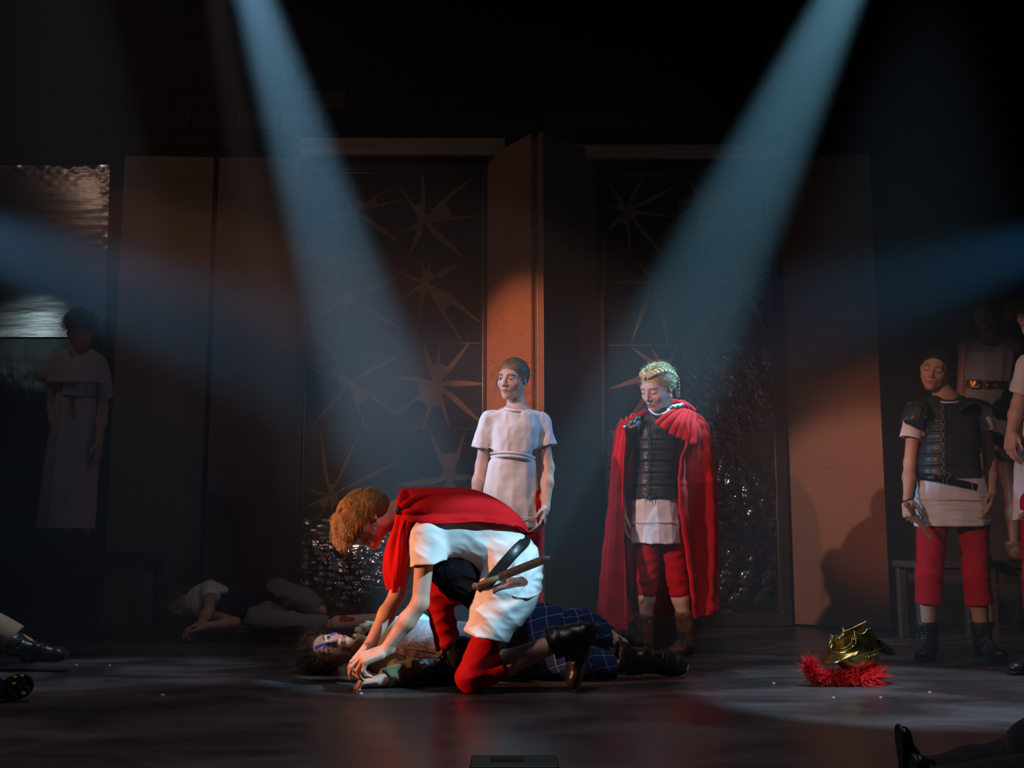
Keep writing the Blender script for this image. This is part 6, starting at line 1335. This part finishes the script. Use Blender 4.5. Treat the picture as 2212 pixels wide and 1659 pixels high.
# ================================================================= sprawled legs at the left edge
def left_legs():
    root = thing('person', 'sprawled person mostly outside the left edge, tan trouser leg and boot sole showing', 'person', tuple(G(-60, 1500)))
    TANT = cloth('tan_trousers', (0.30, 0.22, 0.12)); 
    hpA, hpB = P(-330, 1420, 5.2), P(-330, 1470, 5.0); hpA[2] = hpB[2] = .12
    knA, anA = P(-140, 1290, 5.6), P(60, 1392, 5.7); anA[2] = max(anA[2], .06)
    knB, anB = P(-200, 1420, 4.95), P(-60, 1492, 4.75)
    tor = seg_prim((hpA + hpB) / 2, (hpA + hpB) / 2 + (-0.5, .05, .0), .12, .12, k=.05)
    head = xform(head_prims('down'), frame_yz((0.1, -.2, 1), (-1, 0, 0)), (hpA + hpB) / 2 + (-0.72, .05, .02))
    B = head + [tor, seg_prim((hpA + hpB) / 2 + (-0.5, .05, 0), (hpA + hpB) / 2 + (-0.68, .05, .0), .055, .055, k=.03)] + leg_prims(hpA, knA, anA) + leg_prims(hpB, knB, anB)
    for s_ in (-1, 1):
        s0 = (hpA + hpB) / 2 + (-0.46, .05 + s_ * .17, 0); B += arm_prims(s0, s0 + (.25, s_ * .1, -.04), s0 + (.45, s_ * .18, -.07)); B += hand_prims(s0 + (.45, s_ * .18, -.07), (1, .1, 0), (0, 0, -1), ts=s_)[0]
    v, f = polygonise(B, 0.011); mesh_obj('body', v, f, SKIN2, root)
    legs_cloth(root, [(hpA, knA, anA)], TANT, name='trouser_leg', t=.88, r=(.11, .085, .072), A=.004, f=24, h=.008)
    legs_cloth(root, [(hpB, knB, anB)], TANT, name='trouser_leg', t=.80, r=(.11, .085, .072), A=.006, f=24, h=.009)
    cloth_obj('shirt', [seg_prim((hpA + hpB) / 2 + (.05, 0, 0), (hpA + hpB) / 2 + (-0.48, .05, .0), .15, .17, k=.05)], CHAR, root, h=.012)
    a = P(52, 1400, 5.7); a[2] = .05; boot(root, a, a + (.25, -.05, .02), (0.1, -.5, .85), (-1, 0, .35), hgt=.10)
    # the near boot shows its sole: heel out of frame, toe towards the right, sole facing the camera
    YB = 4.62; hl, toe = P(-72, 1530, YB), P(66, 1474, YB)
    L = np.linalg.norm(toe - hl); up = np.array([0.25, 1.0, 0.35]); b = boot(root, hl, toe, up, (-0.5, 1.0, 0.3), hgt=.08, lace=False, wid=1.12)
    R = frame_yz(toe - hl, up); s = L / 0.285; TR = mat('green_black_rubber', (0.028, 0.05, 0.048), 0.45); LEAF = mat('yellow_dry_mud', (0.35, 0.36, 0.10), 0.8)
    rr = random.Random(3)
    for k in range(9):
        y = 0.028 + k * 0.029 - (0.004 if k > 3 else 0); hw = np.interp(y, [0, .03, .09, .14, .19, .225, .26, .28], [.024, .032, .028, .034, .045, .047, .038, .022]) * 1.02
        for sd in (-1, 1):
            cx = sd * (hw * 0.5 + 0.004); v, f = box_vf(0, 0, 0, hw * 0.82, 0.019, 0.009, bev=0.002)
            v = v @ rotz(sd * 0.22).T + (cx, y, -0.001 if k < 3 else 0.006)
            mesh_obj('tread_lug', v * s @ R.T + hl, f, TR, b, smooth=False)
    for c, r_ in (((0.0, .195, .002), .013), ((0.004, .15, .002), .010), ((-.002, .235, .003), .009)):
        v, f = tube_vf([(c[0], c[1], .008), (c[0], c[1], -.002)], r_, 14); mesh_obj('tread_stud', v * s @ R.T + hl, f, TR, b, smooth=False)
    for x_, y_, z_, r_ in ((-.012, .065, -.004, .016), (-.02, .045, -.004, .014), (-.006, .09, -.002, .008), (.038, .262, .002, .007), (.044, .235, .002, .006), (-.036, .24, .002, .006), (.02, .22, .0, .006)):
        v, f = polygonise([ell_prim((x_, y_, z_), (r_, r_ * 1.2, .004)), ell_prim((x_ + r_ * .6, y_ - r_ * .5, z_), (r_ * .6, r_ * .7, .004))], .0025, post=foldpost(.002, 300, 1)); mesh_obj('dried_mud', v * s @ R.T + hl, f, LEAF, b)
left_legs()
# ================================================================= dark sprawled figure in the near right corner
def corner_body():
    root = thing('person', 'unlit dark-clothed person lying in the near right corner, boots toward the middle', 'person', tuple(G(2150, 1655)))
    root.location.z = 0
    Y = 2.88; q = lambda px, z_, dy=0: np.array([P(px, 1600, Y)[0], Y + dy, z_])
    hp, kn, an = q(2330, .085), q(2150, .062), q(1990, .05)
    hp2, kn2, an2 = q(2330, .085, .17), q(2150, .062, .15), q(2010, .05, .13)
    tor = q(2330, .10, .11); t2 = tor + (.50, .05, 0)
    B = leg_prims(hp, kn, an, .8) + leg_prims(hp2, kn2, an2, .8) + [seg_prim(tor, t2, .095, .11, k=.05), seg_prim(t2, t2 + (.2, 0, 0), .055, .055, k=.03)]
    B += xform(head_prims('down'), frame_yz((0, -.2, 1), (1, 0, 0)), t2 + (.28, 0, -.02))
    for s_ in (-1, 1): s0 = t2 + (-.04, s_ * .17, 0); B += arm_prims(s0, s0 + (-.25, s_ * .1, -.06), s0 + (-.45, s_ * .12, -.08)); B += hand_prims(s0 + (-.45, s_ * .12, -.08), (-1, 0, 0), (0, 0, -1), ts=s_)[0]
    v, f = polygonise(B, 0.012); mesh_obj('body', v, f, SKIN2, root)
    legs_cloth(root, [(hp, kn, an), (hp2, kn2, an2)], CHAR, name='trouser_leg', t=.97, r=(.085, .068, .058), A=.014, f=40, h=.009)
    cloth_obj('coat', [seg_prim(tor + (-.02, 0, 0), t2, .125, .15, k=.05)], CHAR, root, h=.012, post=foldpost(.012, 24, 1))
    boot(root, q(1962, .02), q(1938, .02, -.0) + (0, -.10, .12) , (1, 0.0, .2), (1, 0, .1), hgt=.08, s=.6)
    boot(root, q(1985, .02, .15), q(1975, .02, .13) + (0, 0, .13), (1, 0, .2), (1, 0, .1), hgt=.08, s=.6)
corner_body()
# ================================================================= plumed helmet lying on its crest
def helmet():
    base = G(1812, 1478); root = thing('helmet', 'brass helmet with a red feather crest lying upturned on the floor', 'helmet', tuple(base))
    BR = mat('antique_brass', (0.62, 0.50, 0.17), 0.30, metal=1.0, bump=0.25, bscale=14, stretch=(1, 6, 1), var=0.75, vscale=18, col2=(0.16, 0.12, 0.03), bdist=0.004)
    FE = mat('red_feathers', (0.95, 0.015, 0.03), 0.8, spec=0.2, sheen=0.3)
    Y = base[1]; c = P(1846, 1394, Y)
    # helmet frame: u = crown direction, points down-left; opening faces up-right
    up = nrm((0.20, 0.03, -0.97)); fw = np.array((-0.92, -0.30, -0.20)); fw = nrm(fw - up * (fw @ up)); R = frame_yz(fw, up); s = 1.0
    # shell of a dome with cheek and neck skirts, face opening towards +y
    pr = [ell_prim((0, 0, 0.015), (0.098, 0.122, 0.110), k=0.02), loft_prim([(-0.155, 0, -0.020, 0.092, 0.112), (-0.10, 0, -0.012, 0.090, 0.112), (-0.05, 0, -0.003, 0.096, 0.120), (0.02, 0, 0, 0.098, 0.122)], k=0.02),
          ell_prim((0, 0, 0.012), (0.091, 0.115, 0.103), k=0.004, op='s'), loft_prim([(-0.17, 0, -0.02, 0.086, 0.105), (-0.10, 0, -0.012, 0.083, 0.105), (0.02, 0, 0, 0.091, 0.115)], k=0.004, op='s'),
          box_prim((0, 0.14, -0.19), (0.2, 0.145, 0.10), rnd=0.0, k=0.006, op='s'),
          box_prim((0, 0.13, -0.085), (0.058, 0.09, 0.062), rnd=0.02, k=0.01, op='s'), ell_prim((0.1, 0.045, -0.165), (0.2, 0.035, 0.05), k=0.01, op='s')]
    def post(D, X, Yg, Z):
        q = [R[0, j] * (X - c[0]) + R[1, j] * (Yg - c[1]) + R[2, j] * (Z - c[2]) for j in range(3)]
        y, z = q[1] / s, q[2] / s
        for z0 in (-0.132, -0.142): D = D + 0.0018 * np.exp(-((z - z0 + 0.02 * y) / 0.0022) ** 2)
        return D
    pw = xform(pr, R, c, s)
    pa, pb = P(1871, 1353, Y), P(1909, 1404, Y); dn = nrm(np.cross((0, 1, 0), pb - pa)); dn = dn if dn[0] > 0 else -dn
    pw.append(box_prim((pa + pb) / 2 + dn * 0.15, (0.3, 0.3, 0.15), R=frame_z(dn), rnd=0, k=0.003, op='s'))
    pw.append(box_prim((c[0], Y, P(1850, 1354, Y)[2] + 0.1), (0.3, 0.3, 0.1), rnd=0, k=0.003, op='s'))
    pw.append(box_prim((P(1800, 1400, Y)[0] - 0.02, Y, P(1850, 1375, Y)[2] + 0.1), (0.09, 0.3, 0.1), rnd=0, k=0.003, op='s'))
    ca = P(1845, 1349, Y); pw.append(seg_prim(ca + (0, -.3, 0), ca + (0, .3, 0), 0.033, 0.033, k=0.004, op='s'))
    pc = (pa + pb) / 2
    def post(D, X, Yg, Z):
        q_ = (X - pc[0]) * dn[0] + (Z - pc[2]) * dn[2]
        for z0, am in ((-0.010, .0016), (-0.022, .0016), (-0.016, -.0012), (-0.003, -.0015)): D = D + am * np.exp(-((q_ - z0) / 0.0028) ** 2)
        return D
    v, f = largest(*polygonise(pw, 0.0032, post=post)); mesh_obj('dome', v, f, BR, root)
    loc = lambda p: np.asarray(p, float) * s @ R.T + c
    # rims along the face opening
    rim = []
    for s_ in (-1, 1):
        rim.append(tube_vf(loc(spline([(s_ * 0.02, 0.114, -0.012), (s_ * 0.060, 0.100, -0.014), (s_ * 0.082, 0.070, -0.03), (s_ * 0.086, 0.056, -0.060)], 30)), 0.004, 6))
        rim.append(tube_vf(loc(spline([(s_ * 0.02, 0.118, -0.004), (s_ * 0.066, 0.098, -0.004), (s_ * 0.094, 0.060, -0.02), (s_ * 0.0955, 0.046, -0.052)], 30)), 0.003, 6))
    v, f = join_vf(rim); mesh_obj('face_rim', v, f, BR, root)
    # brow peak, cheek guards, neck guard
    g = lambda rows: [[loc(p) for p in r] for r in rows]
    sheet('brow_peak', g([[(-0.095, 0.045, 0.01), (-0.06, 0.108, 0.01), (0, 0.126, 0.012), (0.06, 0.108, 0.01), (0.095, 0.045, 0.01)], [(-0.098, 0.06, 0.022), (-0.066, 0.135, 0.03), (0, 0.160, 0.034), (0.066, 0.135, 0.03), (0.098, 0.06, 0.022)], [(-0.098, 0.07, 0.03), (-0.06, 0.148, 0.040), (0, 0.172, 0.044), (0.06, 0.148, 0.040), (0.098, 0.066, 0.028)]]), BR, root, nu=40, nv=14, thick=0.004)
    sheet('neck_guard', g([[(-0.085, -0.07, -0.02), (-0.05, -0.105, -0.01), (0, -0.118, 0.0), (0.05, -0.105, -0.01), (0.085, -0.07, -0.02)], [(-0.10, -0.10, 0.015), (-0.055, -0.142, 0.035), (0, -0.156, 0.045), (0.055, -0.142, 0.035), (0.10, -0.10, 0.015)], [(-0.105, -0.12, 0.045), (-0.06, -0.165, 0.075), (0, -0.182, 0.090), (0.06, -0.165, 0.075), (0.105, -0.12, 0.045)]]), mat('dark_bronze', (0.05, 0.035, 0.018), 0.4, metal=0.8), root, nu=40, nv=14, thick=0.004)
    w_ = lambda px, py, d: P(px, py, Y + d)
    sheet('cheek_guard', [[w_(1803, 1388, .03), w_(1808, 1384, .05), w_(1814, 1382, .08)], [w_(1818, 1368, .03), w_(1822, 1370, .05), w_(1828, 1374, .08)], [w_(1842, 1356, .03), w_(1846, 1360, .05), w_(1850, 1363, .07)], [w_(1873, 1341, .04), w_(1874, 1342, .05), w_(1875, 1343, .055)]], BR, root, nu=16, nv=30, thick=0.005)
    v, f = polygonise([ell_prim(P(1815, 1379, Y - .02), (0.012, 0.010, 0.012)), ell_prim(P(1822, 1372, Y - .02), (0.009, 0.008, 0.009))], 0.003); mesh_obj('hinge_boss', v, f, BR, root)
    # ornamental strip and crest holder
    orn = [ell_prim(loc((0.098 * math.cos(a * 1.15) ** 0.6, 0.10 * math.sin(a), 0.045)), (0.0045, 0.0045, 0.0045), k=0.002) for a in np.linspace(-0.7, 0.5, 9)]
    v, f = polygonise(orn, 0.0025); mesh_obj('ornament_beads', v, f, BR, root)
    crest = spline([(0, 0.150, 0.075), (0, 0.11, 0.115), (0, 0.05, 0.140), (0, -0.02, 0.142), (0, -0.09, 0.118)], 40)
    v, f = tube_vf(loc(spline([(0, 0.12, 0.085), (0, 0.08, 0.112), (0, 0.02, 0.128), (0, -0.05, 0.122), (0, -0.10, 0.09)], 30)), 0.007, 8); mesh_obj('crest_holder', v, f, BR, root)
    # feather crest: pushed out along the floor under the helmet
    rng = np.random.RandomState(5); V, F, nv = [], [], 0
    spine = spline([P(1752, 1440, Y - .05), P(1762, 1462, Y - .06), P(1795, 1472, Y - .05), P(1830, 1474, Y - .04), P(1862, 1466, Y - .04), P(1885, 1458, Y - .02)], 60)
    spine[:, 2] = np.maximum(spine[:, 2], 0.035)
    for k in range(6500):
        t = rng.rand(); i = int(t * 59); p = spine[i] + rng.randn(3) * 0.009
        big = 1.0 + 0.9 * np.exp(-((t - 0.86) / 0.14) ** 2) + 0.2 * np.exp(-(t / 0.1) ** 2)
        d = rng.randn(3); d[1] *= 0.8
        if t < 0.10: d += np.array([-0.5, 0, 1.4])
        if t > 0.85: d += np.array([1.2, 0, 0.6])
        d = nrm(d); L = 0.034 * big * (0.6 + 0.8 * rng.rand()); side = nrm(rng.randn(3)); w = 0.0010
        cu = rng.randn(3) * 0.25
        pts = [p + d * L * u + cu * L * u * u for u in (0, 0.4, 0.75, 1.0)]
        pts = np.array(pts); pts[:, 2] = np.maximum(pts[:, 2], 0.003 + 0.004 * rng.rand())
        ws = (w * .6, w * 1.8, w * 1.3, 0.0002)
        q = np.vstack([[pts[j] - side * ws[j], pts[j] + side * ws[j]] for j in range(4)])
        V.append(q); F.append(np.array([[0, 1, 3, 2], [2, 3, 5, 4], [4, 5, 7, 6]]) + nv); nv += 8
    core, cf = polygonise([seg_prim(spine[i], spine[i + 3], 0.017 + 0.012 * math.exp(-((i / 59 - .86) / .12) ** 2), 0.017, k=.006) for i in range(0, 56, 3)], .005, post=lambda D, X, Yg, Z: np.maximum(D + .006 * np.abs(wob(X, Yg, Z, 130, 1)), 0.003 - Z))
    V.append(core); F.append(cf + nv)
    mesh_obj('feather_crest', np.vstack(V), np.vstack(F), FE, root)
helmet()
